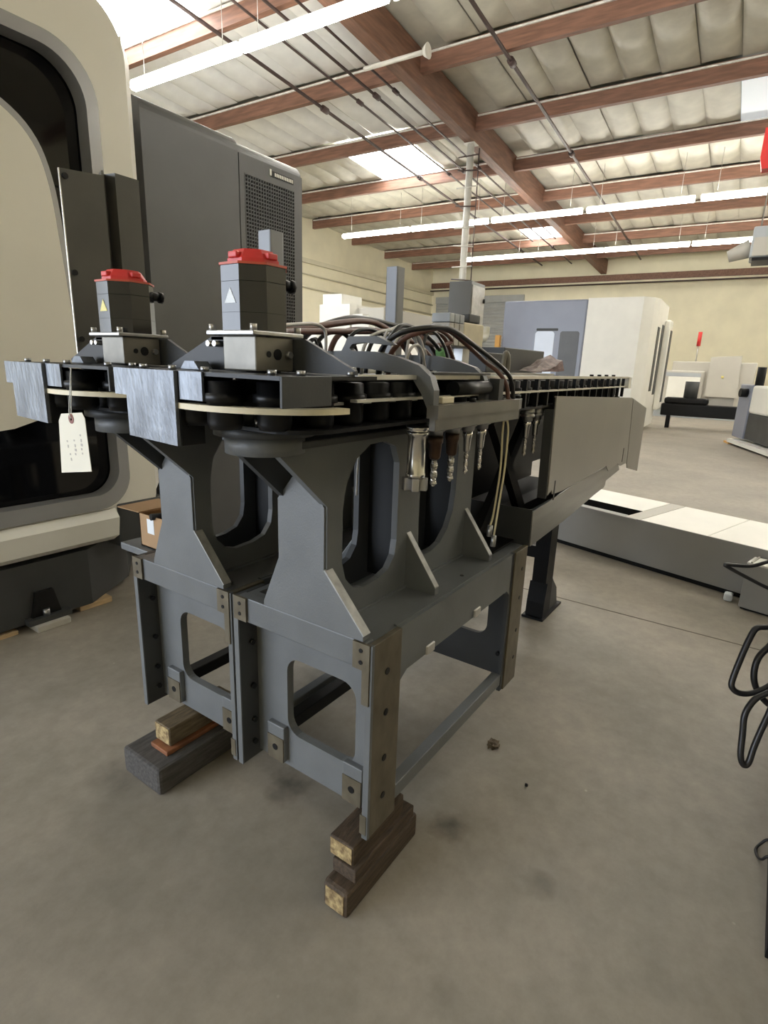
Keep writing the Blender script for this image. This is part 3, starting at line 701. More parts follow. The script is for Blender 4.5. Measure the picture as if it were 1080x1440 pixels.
cable('pneumatic_hose', [(.164, .128, 1.402), (.162, .12, 1.46), (.155, .07, 1.497), (.175, .015, 1.513), (.277, -.003, 1.519), (.41, -.006, 1.487), (.515, -.03, 1.443), (.575, -.045, 1.41), (.605, -.048, 1.375), (.612, -.05, 1.341)], .0065, CABK, 'black hose arching down to the bracket', 'hoses down to the bracket')
cable('signal_cable', [(.235, .092, 1.4135), (.242, .092, 1.452), (.265, .092, 1.476), (.303, .092, 1.472), (.335, .092, 1.4135)], .004, CABG, 'small pale cable loop above the second gooseneck')
cable('power_cable', [(.13, .376, 1.401), (.15, .376, 1.47), (.20, .376, 1.512), (.301, .376, 1.545), (.401, .376, 1.560), (.553, .376, 1.555), (.706, .376, 1.532), (.85, .372, 1.401)], .008, CABK, 'highest black cable of the bundle behind the gooseneck', G)
cable('power_cable', [(.245, .356, 1.402), (.255, .356, 1.47), (.31, .356, 1.515), (.45, .356, 1.528), (.60, .356, 1.515), (.75, .356, 1.486), (.9, .356, 1.402)], .008, CABR, 'red-brown cable lying through the middle of the bundle', G)
cable('power_cable', [(.30, .268, 1.402), (.31, .265, 1.47), (.36, .26, 1.515), (.48, .255, 1.53), (.60, .255, 1.505), (.70, .26, 1.45), (.74, .26, 1.402)], .006, CABK, 'black cable bending down past the square post', G)
cable('coiled_cable', [(.50, .215, 1.402), (.51, .215, 1.47), (.515, .216, 1.522), (.57, .215, 1.543), (.65, .214, 1.531), (.703, .218, 1.508), (.64, .228, 1.494), (.55, .231, 1.499), (.53, .232, 1.517), (.585, .232, 1.529), (.68, .23, 1.514), (.79, .23, 1.402)], .007, CABR, 'coil of red-brown cable beside the valve block')
cable('signal_cable', [(.25, .18, 1.401), (.255, .18, 1.48), (.28, .18, 1.515), (.318, .18, 1.50), (.305, .178, 1.46), (.33, .178, 1.401)], .004, CABG, 'pale cable hanging into the gooseneck gap', 'pale drop cables')
cable('signal_cable', [(.35, .167, 1.401), (.355, .167, 1.48), (.375, .167, 1.515), (.40, .167, 1.49), (.43, .167, 1.45), (.44, .167, 1.401)], .004, CABG, 'pale cable bending down toward the second gooseneck')
cable('signal_cable', [(.37, .128, 1.401), (.375, .128, 1.48), (.40, .128, 1.52), (.445, .128, 1.515), (.49, .124, 1.48), (.507, .12, 1.44), (.507, .12, 1.401)], .0045, CABK, 'thin black cable crossing in front of the green connector')
cable('signal_cable', [(.165, .235, 1.401), (.17, .235, 1.47), (.20, .232, 1.505), (.26, .228, 1.517), (.33, .226, 1.507), (.39, .226, 1.52), (.43, .226, 1.50), (.445, .226, 1.45), (.447, .226, 1.401)], .005, CABK, 'wavy black cable lying over the gooseneck hook')
cable('signal_cable', [(.105, .277, 1.401), (.108, .277, 1.45), (.095, .276, 1.482), (.07, .276, 1.47), (.055, .277, 1.401)], .0035, CABK, 'thin black cable loop between motor and gooseneck')
cable('signal_cable', [(.218, .133, 1.401), (.223, .133, 1.46), (.26, .13, 1.50), (.31, .12, 1.51), (.345, .112, 1.48), (.355, .11, 1.401)], .0035, CABG, 'tall pale cable hoop above the gooseneck arm')
cable('signal_cable', [(.256, .25, 1.25), (.256, .25, 1.217), (.247, .25, 1.13), (.245, .25, 1.06)], .003, CABG, 'pale cable end hanging inside the arched cutout of the pedestal')
w1 = cable('sensor_wire', [(.54, -.056, 1.284), (.552, -.052, 1.278), (.560, -.048, 1.239), (.575, -.045, 1.13), (.565, -.04, .997), (.548, -.04, .96)], .003, CABY, 'pale yellow wire dangling from the bracket, the straighter one', 'dangling yellow wires')
w2 = cable('sensor_wire', [(.528, -.066, 1.284), (.545, -.066, 1.28), (.568, -.062, 1.24), (.566, -.062, 1.132), (.555, -.06, 1.045), (.535, -.06, .935)], .003, CABY, 'pale yellow wire dangling from the bracket, the longer one', 'dangling yellow wires')
mk('plug', Cyl((.548, -.04, .96), (.545, -.04, .925), .008, seg=10), STEELD, w1, 'small metal plug')
mk('plug', Cyl((.535, -.06, .935), (.532, -.06, .90), .008, seg=10), STEELD, w2, 'small metal plug')

# valve block, lifting eye, rear control boxes
t = thing('valve_block', 'cream pneumatic valve block with grey solenoids on the magazine', 'valve block', (1.12, .40, 1.404))
mk('stand', Box(1.10, 1.16, .38, .42, 1.4075, 1.50), STEELD, t)
mk('tray', Box(.95, 1.25, .36, .46, 1.50, 1.508), BLACK, t)
mk('manifold', Box(1.08, 1.26, .37, .45, 1.508, 1.60, bev=.004), IVORY, t)
for i in range(3):
    s_ = mk('solenoid', Box(.96+.042*i, .996+.042*i, .37, .45, 1.508, 1.59, bev=.003), LGREY, t)
    mk('solenoid_cap', Box(.96+.042*i, .996+.042*i, .37, .45, 1.592, 1.625, bev=.003), HEAT, s_)
mk('coil', Box(1.12, 1.22, .37, .45, 1.602, 1.635, bev=.004), GREYD, t)
el = mk('elbow_fitting', Tube([(1.26, .40, 1.55), (1.31, .40, 1.55), (1.34, .40, 1.565), (1.345, .40, 1.60)], .018, 10), WHITE, t)
solo('lifting_eye', Tube([(1.21, .25, 1.404), (1.215, .25, 1.46), (1.225, .245, 1.488), (1.235, .24, 1.46), (1.235, .24, 1.404)], .012, 8), BLOCK, 'tan lifting eye standing on the magazine rail', 'lifting eye')
t = thing('control_box', 'dark grey sheet metal control boxes at the back of the magazine', 'control box', (1.95, .62, 1.404))
mk('large_box', Box(1.85, 2.45, .52, .80, 1.4075, 1.535, bev=.004), GREYD, t)
mk('small_box', Box(1.55, 1.849, .48, .70, 1.4075, 1.50, bev=.004), GREYD, t)
mk('flap', Box(1.60, 1.63, .72, .90, 1.4075, 1.55), GREYD, t)
bm = bmesh.new(); g = []
rnd = random.Random(5)
for i in range(9):
    for j in range(5):
        a, b = i/8, j/4; h = max(0.004, .118*(a**1.5)*(1-.3*abs(2*b-1))) if i < 8 else .01
        g.append(bm.verts.new((1.92+.40*a, .345+.15*b, 1.405+h+.012*rnd.random())))
for i in range(8):
    for j in range(4): k = i*5+j; bm.faces.new((g[k], g[k+1], g[k+6], g[k+5]))
bmesh.ops.solidify(bm, geom=bm.faces, thickness=.002)
solo('plastic_film', bm, PLAS, 'crumpled clear pinkish plastic film in front of the control boxes', 'plastic film')
# pins along the far rail
for i, x in enumerate((1.62, 1.75, 1.88, 2.02)): mk('rail_bolt', Cyl((x, .0, 1.407), (x, .0, 1.415), .009, seg=8), BLACK, mag)
mk('rail_end_block', Box(2.30, 2.36, -.02, .05, 1.345, 1.405, bev=.003), WHITE, mag)

# dark sheet metal guard rising behind the left motor
t = thing('sheet_guard', 'tall dark sheet metal guard standing behind the motor with the yellow triangle', 'guard', (-.0, 1.0, 1.404))
mk('flat_panel', Prism([[(-.124, 1.404), (.0, 1.404), (.0, 1.925), (-.124, 1.912)]], 'y', 1.0, 1.004), SHEETD, t)
mk('folded_channel', Prism([[(.0, 1.0), (.012, 1.03), (.022, 1.03), (.03, .992), (.105, .992), (.105, 1.0), (.034, 1.0), (.026, 1.038), (.008, 1.038), (-.004, 1.004)]], 'z', 1.404, 1.938), SHEETD, t)
for z in (1.895, 1.65, 1.47): mk('screw', Cyl((-.112, 1.0, z), (-.112, .994, z), .008, seg=10), BLACK, t)
mk('bare_edge', Prism([[(-.1265, 1.404), (-.124, 1.404), (-.124, 1.912), (-.1265, 1.912)]], 'y', .9995, 1.0045), STEEL, t)
mk('foot_flange', Box(-.124, .105, .98, 1.04, 1.399, 1.405), SHEETD, t)

# rear lattice between pedestal and tray
t = thing('rear_lattice_frame', 'black braced lattice frame under the far part of the chain', 'frame', (1.3, .25, .62))
for y in (.13, .62):
    mk('diagonal', Prism([[(.82, .80), (.87, .80), (1.30, 1.25), (1.25, 1.27)]], 'y', y, y+.03), BLACKP, t)
    mk('diagonal', Prism([[(.82, 1.24), (.86, 1.26), (1.22, .86), (1.18, .83)]], 'y', y-.035, y-.005), BLACKP, t)
    mk('longeron', Box(.82, 2.25, y-.03, y+.05, 1.263, 1.2935), BLACKP, t)
    mk('longeron', Box(1.05, 2.15, y-.03, y+.04, .84, .88), BLACKP, t)
    mk('upright', Box(1.6, 1.66, y-.03, y+.03, .86, 1.262), BLACKP, t)
    mk('upright', Box(2.2, 2.25, y-.03, y+.03, .86, 1.262), BLACKP, t)
mk('shade_sheet', Box(.83, 2.25, .40, .405, .915, 1.262), BLACKP, t)  # black sheets placed behind the braces to stand in for deep shade
mk('shade_sheet', Box(.83, 1.03, .40, .405, .77, .915), BLACKP, t)
mk('shade_sheet', Box(1.05, 2.1, .40, .405, .835, .915), BLACKP, t)
mk('floor_sheet', Box(.83, 1.03, .06, .40, .768, .776), BLACKP, t)

# chip tray and cover panel
t = thing('chip_tray', 'long grey sheet metal chip tray sloping under the far end', 'tray', (1.7, .4, .76))
mk('near_wall', Prism([[(1.044, .757), (1.484, .775), (2.153, .825), (2.16, .852), (2.387, .867), (2.46, .873), (2.40, .925), (2.12, .938), (1.82, .930), (1.55, .925), (1.38, .917), (1.20, .906), (1.035, .899)]], 'y', -.002, .002), TRAYM, t)
mk('far_wall', Prism([[(1.044, .757), (1.484, .775), (2.157, .816), (2.41, .90), (1.035, .905)]], 'y', .90, .904), SHEET, t)
mk('end_wall', Prism([[(.002, .757), (.90, .757), (.90, .905), (.002, .905)]], 'x', 1.036, 1.042), GREYD, t)
bm = bmesh.new(); v = [bm.verts.new(p) for p in ((1.044, .0, .762), (2.157, .0, .818), (2.157, .9, .818), (1.044, .9, .762))]; bm.faces.new(v); bmesh.ops.solidify(bm, geom=bm.faces, thickness=.004)
mk('bottom', bm, GREYX, t)  # shade inside the tray is put into the dark colour
t = thing('cover_panel', 'large plain grey cover panel hanging beside the chain', 'panel', (1.8, -.02, .87))
mk('main_panel', Prism([[(1.103, 1.334), (2.455, 1.289), (2.535, .908), (2.38, .909), (2.29, .934), (2.10, .916), (2.033, .953), (1.75, .946), (1.48, .942), (1.311, .940), (1.185, .946), (1.168, .966), (1.126, .952)]], 'y', -.022, -.017), SHEET, t)
mk('edge_fold', Prism([[(1.0975, 1.285), (1.1105, 1.285), (1.131, .938), (1.118, .938)]], 'y', -.017, .018), GREYD, t)
mk('top_fold', Prism([[(1.103, 1.330), (1.103, 1.335), (2.455, 1.291), (2.455, 1.285)]], 'y', -.017, -.0135), SHEET, t)
mk('end_flap', Prism([[(2.468, 1.286), (2.90, 1.214), (2.909, .808), (2.58, .87), (2.548, .905)]], 'y', -.022, -.017), SHEET, t)
mk('bracket', Box(2.47, 2.53, -.017, .05, .98, 1.28), GREYD, t)
for (x, z) in ((1.20, .96), (2.40, .97)): mk('latch_slot', Box(x-.006, x+.006, -.0235, -.0215, z-.04, z+.04), BLACK, t)

# support legs
def leg(y0, label):
    t = thing('support_leg', label, 'leg', (2.15, y0+.05, 0))
    mk('foot_plate', Box(2.0, 2.34, y0-.02, y0+.11, 0, .014, bev=.002), BLACKP, t)
    mk('post', Prism([[(2.05, .014), (2.05, .80), (2.17, .80), (2.17, .014)]], 'y', y0+.0, y0+.085), BLACKP, t)
    mk('foot_gusset', Prism([[(2.17, .014), (2.31, .014), (2.27, .13), (2.19, .20), (2.17, .22)]], 'y', y0+.0, y0+.02), SHEET if False else GREYD, t)
    mk('foot_gusset', Prism([[(2.02, .014), (2.05, .014), (2.05, .22), (2.025, .10)]], 'y', y0-.01, y0+.095), BLACKP, t)
    mk('anchor_bolt', Cyl((2.28, y0+.07, .014), (2.28, y0+.07, .04), .012, seg=8), BOLT, t)
leg(.225, 'black steel support leg near the grey cover panel')
leg(.74, 'black steel support leg on the side of the charcoal cabinet')
solo('tie_bar', Box(2.06, 2.12, .31, .74, .36, .43), BLACKP, 'black tie bar between the two support legs', 'tie bar')

# ================================================================== timbers, carton, tag
def timber(name, x0, x1, y0, y1, z0, z1, m, label, endm=None, bev=.006, skew=0.0):
    t = thing(name, label, 'timber', ((x0+x1)/2, (y0+y1)/2, z0))
    bm = Box(x0, x1, y0, y1, z0, z1, bev=bev)
    bmesh.ops.rotate(bm, verts=bm.verts, cent=((x0+x1)/2, (y0+y1)/2, z0), matrix=Matrix.Rotation(skew, 3, 'Z'))
    mk('beam', bm, m, t)
    if endm:
        bm = Box(x0-.002, x0+.001, y0+bev, y1-bev, z0+bev, z1-bev)
        bmesh.ops.rotate(bm, verts=bm.verts, cent=((x0+x1)/2, (y0+y1)/2, z0), matrix=Matrix.Rotation(skew, 3, 'Z'))
        mk('sawn_end', bm, endm, t)
timber('timber_block', -.09, .262, -.005, .080, 0, .086, WOODB, 'oily brown timber flat on the floor with a rough yellow sawn end', WOODY, .012)
timber('timber_block', -.052, .24, -.002, .078, .087, .128, WOODB, 'thin brown timber lying on the long oily timber', None, .004)
timber('timber_block', -.045, .20, .012, .095, .129, .1895, WOODB, 'short timber with a yellow sawn end under the corner of the base frame', WOODY, .005)
timber('timber_block', -.126, .30, .765, .978, 0, .100, WOODG, 'wide old grey timber flat on the floor', None, .012)
timber('timber_block', -.065, .25, .805, .90, .101, .118, WOODR, 'thin reddish board on the wide grey timber', None, .003)
timber('timber_block', -.04, .24, .82, .905, .119, .1895, TANW, 'timber with a yellow sawn end on the reddish board', WOODY, .004)
# worn yellow top of the left block
t = thing('cardboard_box', 'open brown cardboard box with raised flaps and a white label', 'box', (.2, 1.08, .764))
xa, xb, ya, yb, za, zb = .085, .25, .958, 1.105, .7645, .885
mk('front_side', Box(xa, xa+.004, ya, yb, za, zb), CARD, t)
mk('back_side', Box(xb-.004, xb, ya, yb, za, zb), CARD, t)
mk('side', Box(xa, xb, ya, ya+.004, za, zb), CARD, t); mk('side', Box(xa, xb, yb-.004, yb, za, zb), CARD, t)
mk('bottom', Box(xa, xb, ya, yb, za, za+.004), CARDD, t)
def flap(p, q, d, m=CARD):
    bm = bmesh.new(); p, q, d = Vector(p), Vector(q), Vector(d); n_ = (q-p).cross(d).normalized()*.0035
    v_ = [bm.verts.new(a_) for a_ in (p, q, q+d, p+d, p+n_, q+n_, q+d+n_, p+d+n_)]
    for f_ in ((0, 1, 2, 3), (7, 6, 5, 4), (0, 4, 5, 1), (1, 5, 6, 2), (2, 6, 7, 3), (3, 7, 4, 0)): bm.faces.new([v_[i] for i in f_])
    bmesh.ops.recalc_face_normals(bm, faces=bm.faces); mk('flap', bm, m, t)
flap((xb, ya, zb), (xb, yb, zb), (.005, 0, .125), CARD)
flap((xa, ya, zb), (xb, ya, zb), (0, .0, .075)); flap((xa, yb, zb), (xb, yb, zb), (-.03, .085, .012))
mk('label', Box(xa-.001, xa, ya+.06, ya+.10, za+.055, za+.108), PALES, t)
mk('contents', Box(xa+.01, xb-.01, ya+.01, yb-.01, za+.01, za+.06), GREYD, t)
mk('contents_rod', Cyl((xa-.01, ya+.06, zb+.002), (xb-.02, ya+.03, zb-.01), .012, seg=10), BLACK, t)

t = thing('paper_tag', 'cream shipping tag with a red-brown eyelet hanging on a string', 'tag', (-.345, .63, 1.14))
TA = .63
tg = mk('tag_paper', Prism([[(TA-.066, 1.168), (TA-.06, 1.288), (TA-.05, 1.301), (TA+.045, 1.291), (TA+.06, 1.274), (TA+.076, 1.146)], ngon(TA+.0, 1.283, .006, 10)], 'x', -.3456, -.3446), PAPER, t)
mk('eyelet', Prism([ngon(TA, 1.283, .0115, 16), ngon(TA, 1.283, .0045, 16)], 'x', -.3466, -.3456), EYE, t)
for (cy, z0_, n_) in ((-.033, 1.25, 5), (-.003, 1.235, 4), (.03, 1.23, 2), (.022, 1.20, 2)):
    for k in range(n_): mk('ink_mark', Box(-.3461, -.3455, TA+cy-.002-.002*((k*7) % 3), TA+cy+.003-.001*((k*5) % 3), z0_-.0105*k-.004-.001*((k*3) % 4), z0_-.0105*k), INK, tg)
mk('string', Tube([(-.3462, TA, 1.283), (-.35, TA-.003, 1.30), (-.348, TA-.012, 1.345), (-.34, TA-.012, 1.397)], .0012, 6), STRING, t)
mk('string', Tube([(-.3442, TA, 1.283), (-.343, TA+.002, 1.30), (-.343, TA-.008, 1.345), (-.34, TA-.012, 1.397)], .0012, 6), STRING, t)

# metal chips on the floor
rnd = random.Random(11)
t = thing('metal_chip_clump', 'small brown clump of metal chips lying on the concrete', 'metal chips', (.81, -.02, 0))
for k in range(7):
    bm = bmesh.new(); bmesh.ops.create_icosphere(bm, subdivisions=1, radius=1)
    sx = rnd.uniform(.008, .016)
    for v_ in bm.verts: v_.co = Vector((v_.co.x*sx, v_.co.y*sx*.8, v_.co.z*.006+.006)) + Vector((.81+rnd.uniform(-.03, .025), -.02+rnd.uniform(-.02, .02), 0)) + Vector([rnd.uniform(-.002, .002)]*3)
    for v_ in bm.verts: v_.co.z = max(0, v_.co.z)
    mk('chip', bm, mat('rusty_chips', (.10, .07, .035), .5, .4, .4, 60), t)
bm = bmesh.new(); bmesh.ops.create_icosphere(bm, subdivisions=1, radius=.007); bmesh.ops.translate(bm, verts=bm.verts, vec=(.674, -.206, .006))
solo('black_nut', bm, BLACK, 'tiny black bit of metal lying alone on the concrete', 'metal bit')

# ================================================================== the big white machining centre
t = thing('machining_centre', 'large warm white machining centre with black glass front', 'machine', (0.0, 3.3, 0.0))
F = 2.33
mk('housing', Box(-.7, .93, F+.12, 4.4, .35, 3.10), CNCW, t)
outer = rrect(-.75, .93, .52, 3.10, (.24, .02, .02, .12), 10)
hole = rrect(-.58, .735, .61, 2.80, (.22, .1, .1, .16), 8)
mk('front_shell', Prism([outer, hole], 'y', F-.02, F+.12), CNCW, t)
mk('glass', Box(-.62, .78, F+.06, F+.075, .58, 2.84), GLASS, t)
mk('bezel', Prism([rrect(-.61, .755, .592, 2.83, (.24, .1, .1, .18), 10), rrect(-.55, .695, .672, 2.77, (.20, .1, .1, .14), 10)], 'y', F-.045, F+.05), BEZEL, t)
mk('side_shell', Prism([[(.93, F+.0), (1.12, F+.24), (1.16, F+.45), (1.16, 4.4), (.93, 4.4)]], 'z', .62, 2.98), CNCW, t)
mk('shell_seam', Box(.60, .94, F-.0225, F-.0195, 2.235, 2.243), BEZEL, t)
def sm2(p):
    return [(q.x, q.y) for q in smooth_path([(a, b, 0) for a, b in p], 5)]
dr = [(-.52, 1.0), (.17, 1.075), (.48, 1.17), ] + sm2([(.52, 1.22), (.475, 1.9), (.445, 2.2), (.38, 2.36), (.25, 2.455), (.06, 2.495), (-.4, 2.53)]) + [(-.52, 2.56)]
d_ = mk('door', Prism([dr], 'y', F-.10, F-.05), CNCW, t)
mk('door_edge', Prism([sm2([(.55, 1.20), (.505, 1.9), (.475, 2.21), (.405, 2.385), (.265, 2.485), (.065, 2.53)]) + list(reversed(sm2([(.52, 1.22), (.475, 1.9), (.445, 2.2), (.38, 2.36), (.25, 2.455), (.06, 2.495)])))], 'y', F-.09, F-.04), BEZEL, d_)
mk('grab_bar', Box(.57, .60, F-.04, F-.01, 1.3, 2.1, bev=.008), GREYD, t)
mk('spindle_cover', Box(.50, .64, F-.02, F+.055, 1.95, 2.05, bev=.008), GREYD, t)
mk('sill', Prism([[(F-.065, .535), (F-.03, .58), (F+.12, .58), (F+.12, .36), (F+.02, .385), (F-.045, .425)]], 'x', -.7, .66), WHITE, t)
mk('base', Prism([[(-.7, F+.02), (.5, F+.02), (.86, F+.25), (1.1, F+.6), (1.1, 4.3), (-.7, 4.3)], ], 'z', .035, .36), GREYD, t)
mk('side_pod', Box(.672, .98, F-.03, F+.7, .34, .60, bev=.012), GREYD, t)
for x in (.17, -.6):
    n_ = mk('foot_niche', Prism([[(x, .06), (x+.15, .06), (x+.12, .20), (x+.03, .20)]], 'y', F+.0, F+.022), BLACK, t)
    mk('foot_step', Box(x-.03, x+.19, F-.03, F+.03, .035, .065), GREYD, t)
    mk('levelling_bolt', Cyl((x+.07, F-.005, .065), (x+.07, F-.005, .10), .018, seg=8), STEELD, t)
solo('shim_block', Box(.165, .335, 2.27, 2.42, 0, .034, bev=.004), LGREY, 'pale flat shim block under the foot of the white machine', 'block')
solo('shim_block', Box(.43, .62, 2.36, 2.46, 0, .034, bev=.003), PINE, 'small wooden shim under the white machine', 'block')
for i in range(2):
    solo('pallet_board', Box(-.95, .10, 2.34+.13*i, 2.45+.13*i, 0, .022, bev=.002), PINE, 'pine board lying on the floor under the white machine', 'board', 'boards under the white machine')

# charcoal cabinet beside it
t = thing('electrical_cabinet', 'tall charcoal cabinet with a rounded top, black mesh and a small badge', 'cabinet', (1.98, 3.3, 0))
CY = 2.75
def cab(x0, x1, z1, z1b):
    n_ = 8; rr = .10; prof = [(CY, 0.0)]
    prof += [(CY+rr-rr*math.cos(R(90*i/n_)), z1-rr+rr*math.sin(R(90*i/n_))) for i in range(n_+1)]
    prof += [(4.2, z1), (4.2, 0.0)]
    return prof
mk('left_body', Prism([cab(1.285, 2.045, 2.955, 0)], 'x', 1.285, 2.042), CNCG, t)
pf = cab(2.05, 2.69, 2.94, 0); pf2 = [(y_+.012 if y_ < 4 else y_, z_) for y_, z_ in pf]
rb = mk('right_body', Prism([pf2], 'x', 2.05, 2.70), CNCG, t)
# perforated sheet: frame and bars in front of the dark inside
gx0, gx1, gz0, gz1 = 2.10, 2.61, 1.3, 2.73
mk('mesh_backing', Box(gx0, gx1, CY+.008, CY+.013, gz0, gz1), BLACK, t)
bm = bmesh.new()
nx = 20
for i in range(nx+1):
    x = gx0 + (gx1-gx0)*i/nx; box(bm, x-.004, x+.004, CY-.002, CY+.008, gz0, gz1)
nz = int((gz1-gz0)/((gx1-gx0)/nx))
for k in range(nz+1):
    z = gz0 + (gz1-gz0)*k/nz; box(bm, gx0, gx1, CY-.002, CY+.008, z-.004, z+.004)
g_ = mk('perforated_mesh', bm, CNCG, t); g_['kind'] = 'stuff'
bm = bmesh.new(); fr = [[(2.05, .02), (2.70, .02), (2.70, 2.85), (2.05, 2.85)], [(gx0, gz0), (gx1, gz0), (gx1, gz1), (gx0, gz1)]]
mk('mesh_frame', Prism(fr, 'y', CY, CY+.013), CNCG, t)
bd = mk('badge', Box(2.36, 2.60, CY-.004, CY+.001, 2.775, 2.815), BLACK, t, 'small dark badge with white lettering')
for k in range(11):
    x = 2.395+.0185*k; mk('badge_letter', Box(x, x+.012, CY-.0055, CY-.0035, 2.783, 2.807), WHITE, bd)
mk('badge_mark', Box(2.345, 2.362, CY-.0055, CY-.001, 2.78, 2.823), WHITE, bd)

# ================================================================== linear bed on the floor
t = thing('machine_bed', 'long low grey machine bed with white top plates on the floor', 'machine bed', (3.467, 0, 0), R(-16.3), world=False)
# own frame: y' along the bed (towards +y), x' away from the camera
mk('side_panel', Box(-.06, -.052, -1.05, 1.3, .035, .365), BEDG, t)
mk('plinth', Box(-.045, .70, -1.05, 1.3, 0, .04), BLACKP, t)
mk('body', Box(-.05, .70, -1.05, 1.3, .04, .345), BEDG, t)
for (a, b, m) in ((-1.05, -.50, WHITE), (-.495, -.02, WHITE), (-.015, .10, LGREY)):
    mk('top_plate', Box(-.055, .72, a, b, .346, .362, bev=.002), m, t)
mk('top_plate', Box(.24, .72, .105, 1.3, .346, .362, bev=.002), WHITE, t)
mk('top_plate', Box(-.055, .02, .105, 1.3, .346, .362, bev=.002), BEDG, t)
mk('slot', Box(.02, .24, .105, 1.3, .344, .3605), mat('dark_slot', (0.006, 0.006, 0.006), 0.95, spec=0.0), t)
mk('side_lip', Box(-.07, -.05, .0, 1.3, .350, .364), BEDG, t)
t = thing('machine_bed_end', 'grey box at the end of the low bed, white on top', 'machine bed', (3.003, -.717, 0), R(-13), world=False)
mk('panel', Box(0, .16, -1.2, .0, .012, .30, bev=.003), BEDG, t)
mk('plinth', Box(.01, .15, -1.18, -.01, 0, .014), BLACKP, t)
mk('top_plate', Box(.0, .16, -1.2, .0, .30, .312, bev=.002), WHITE, t)
mk('top_lip', Box(.0, .16, -.03, -.02, .312, .320), LGREY, t)
bm = Box(-.0, .07, -.05, .0, 0, .05, bev=.012); bmesh.ops.translate(bm, verts=bm.verts, vec=(3.08, -.63, .0))
solo('paper_scrap', bm, PALES, 'crumpled white paper scrap between the bed and its end box', 'paper')

# ================================================================== hoses and the machine edge at the right
t = thing('side_machine', 'dark base corner of a machine standing behind the hanging hoses', 'machine', (1.0, -1.35, 0))
mk('base', Box(.47, 1.7, -1.9, -.918, 0.0, .035, bev=.002), BLACKP, t)
mk('body', Box(.62, 1.7, -1.9, -1.021, .035, 1.25), GREYD, t)
H = 'black hoses hanging beside the machine'
cable('hose', [(1.0, -1.02, .96), (.915, -.80, .932), (.888, -.756, .915), (.86, -.721, .902), (.833, -.682, .902), (.815, -.656, .903), (.825, -.676, .89), (.844, -.714, .87), (.873, -.77, .842), (.904, -.824, .822), (1.0, -1.02, .78)], .0055, CABK, 'thinnest black hose folded in front of the low bed', None)
cable('hose', [(.95, -1.02, .77), (.888, -.838, .743), (.852, -.789, .733), (.833, -.764, .73), (.82, -.754, .71), (.796, -.743, .659), (.766, -.732, .589), (.758, -.734, .563), (.766, -.752, .548), (.785, -.78, .547), (.812, -.812, .562), (.86, -.864, .6), (.95, -1.02, .65)], .0085, CABK, 'black hose making the widest squarish loop over the concrete', None)
cable('hose', [(1.02, -1.02, 0.80), (0.92, -0.843, 0.713), (0.878, -0.804, 0.666), (0.852, -0.783, 0.631), (0.836, -0.781, 0.585), (0.832, -0.796, 0.542), (0.843, -0.83, 0.503), (0.872, -0.886, 0.475), (0.9, -1.02, 0.45)], .009, CABK, 'thick black hose curving round inside the other loops', None)
cable('hose', [(0.93, -1.02, 0.6), (0.821, -0.866, 0.593), (0.781, -0.82, 0.567), (0.756, -0.793, 0.548), (0.732, -0.777, 0.507), (0.718, -0.781, 0.453), (0.702, -0.787, 0.394), (0.702, -0.798, 0.368), (0.711, -0.809, 0.375), (0.732, -0.815, 0.425), (0.769, -0.831, 0.505), (0.826, -0.862, 0.616), (0.95, -1.02, 0.72)], .0085, CABK, 'black hose whose narrow loop hangs lowest', None)
cable('thin_cord', [(.86, -1.0, .0385), (.868, -.945, .0395), (.876, -.914, .036), (.874, -.898, .014), (.85, -.886, .0042), (.82, -.892, .0042), (.804, -.902, .014), (.80, -.914, .036), (.806, -.945, .0395), (.82, -1.0, .0385)], .004, CABK, 'thin black cord curled on the concrete', None)

# ================================================================== far machines
def rthing(name, label, cat, x, y, z=0.0, rz=0.0, group=None): return thing(name, label, cat, rm(x, y, z), TH+rz, group, world=False)
# white and blue-grey machine in the distance
t = rthing('distant_machining_centre', 'distant white and blue-grey machining centre with two tall windows', 'machine', 13.4, 2.9)
mk('blue_front', Box(0, 2.4, -.20, 1.88, .10, 3.08, bev=.04), BLUEG, t)
mk('white_side', Prism([[(0, -.20), (0, -1.42), (.25, -1.62), (.5, -1.7), (2.4, -1.7), (2.4, -.20)]], 'z', .12, 3.10), WHITE, t)
mk('window', Prism([rrect(.52, 1.0, .9, 2.35, .08)], 'x', -.012, .0), PALE, t)
mk('window', Prism([rrect(-.08, .38, .9, 2.35, .06)], 'x', -.012, .0), CNCG, t)
mk('window_trim', Prism([rrect(.44, .98, 2.36, 2.42, .02)], 'x', -.012, .0), GREYD, t)
for (x, a, b) in ((.75, 1.0, 2.5), (1.5, .9, 2.6)): mk('side_window', Box(x, x+.35, -1.712, -1.70, a, b), GREYD, t)
mk('side_pillar', Box(1.95, 2.5, -1.85, -1.70, .5, 2.75, bev=.05), WHITE, t)
mk('pillar_trim', Box(2.05, 2.4, -1.862, -1.85, .7, 2.5), GREYD, t)
mk('plinth', Box(.05, 2.3, -1.55, 1.8, 0, .12), GREYD, t)
mk('foot', Box(.2, .5, -1.75, -1.5, 0, .14), AMBER, t)
solo('orange_post', Box(13.3, 13.42, 4.80, 4.92, 0, 2.25), AMBER, 'thin amber post beside the blue-grey machine', 'post', rot_room=True)
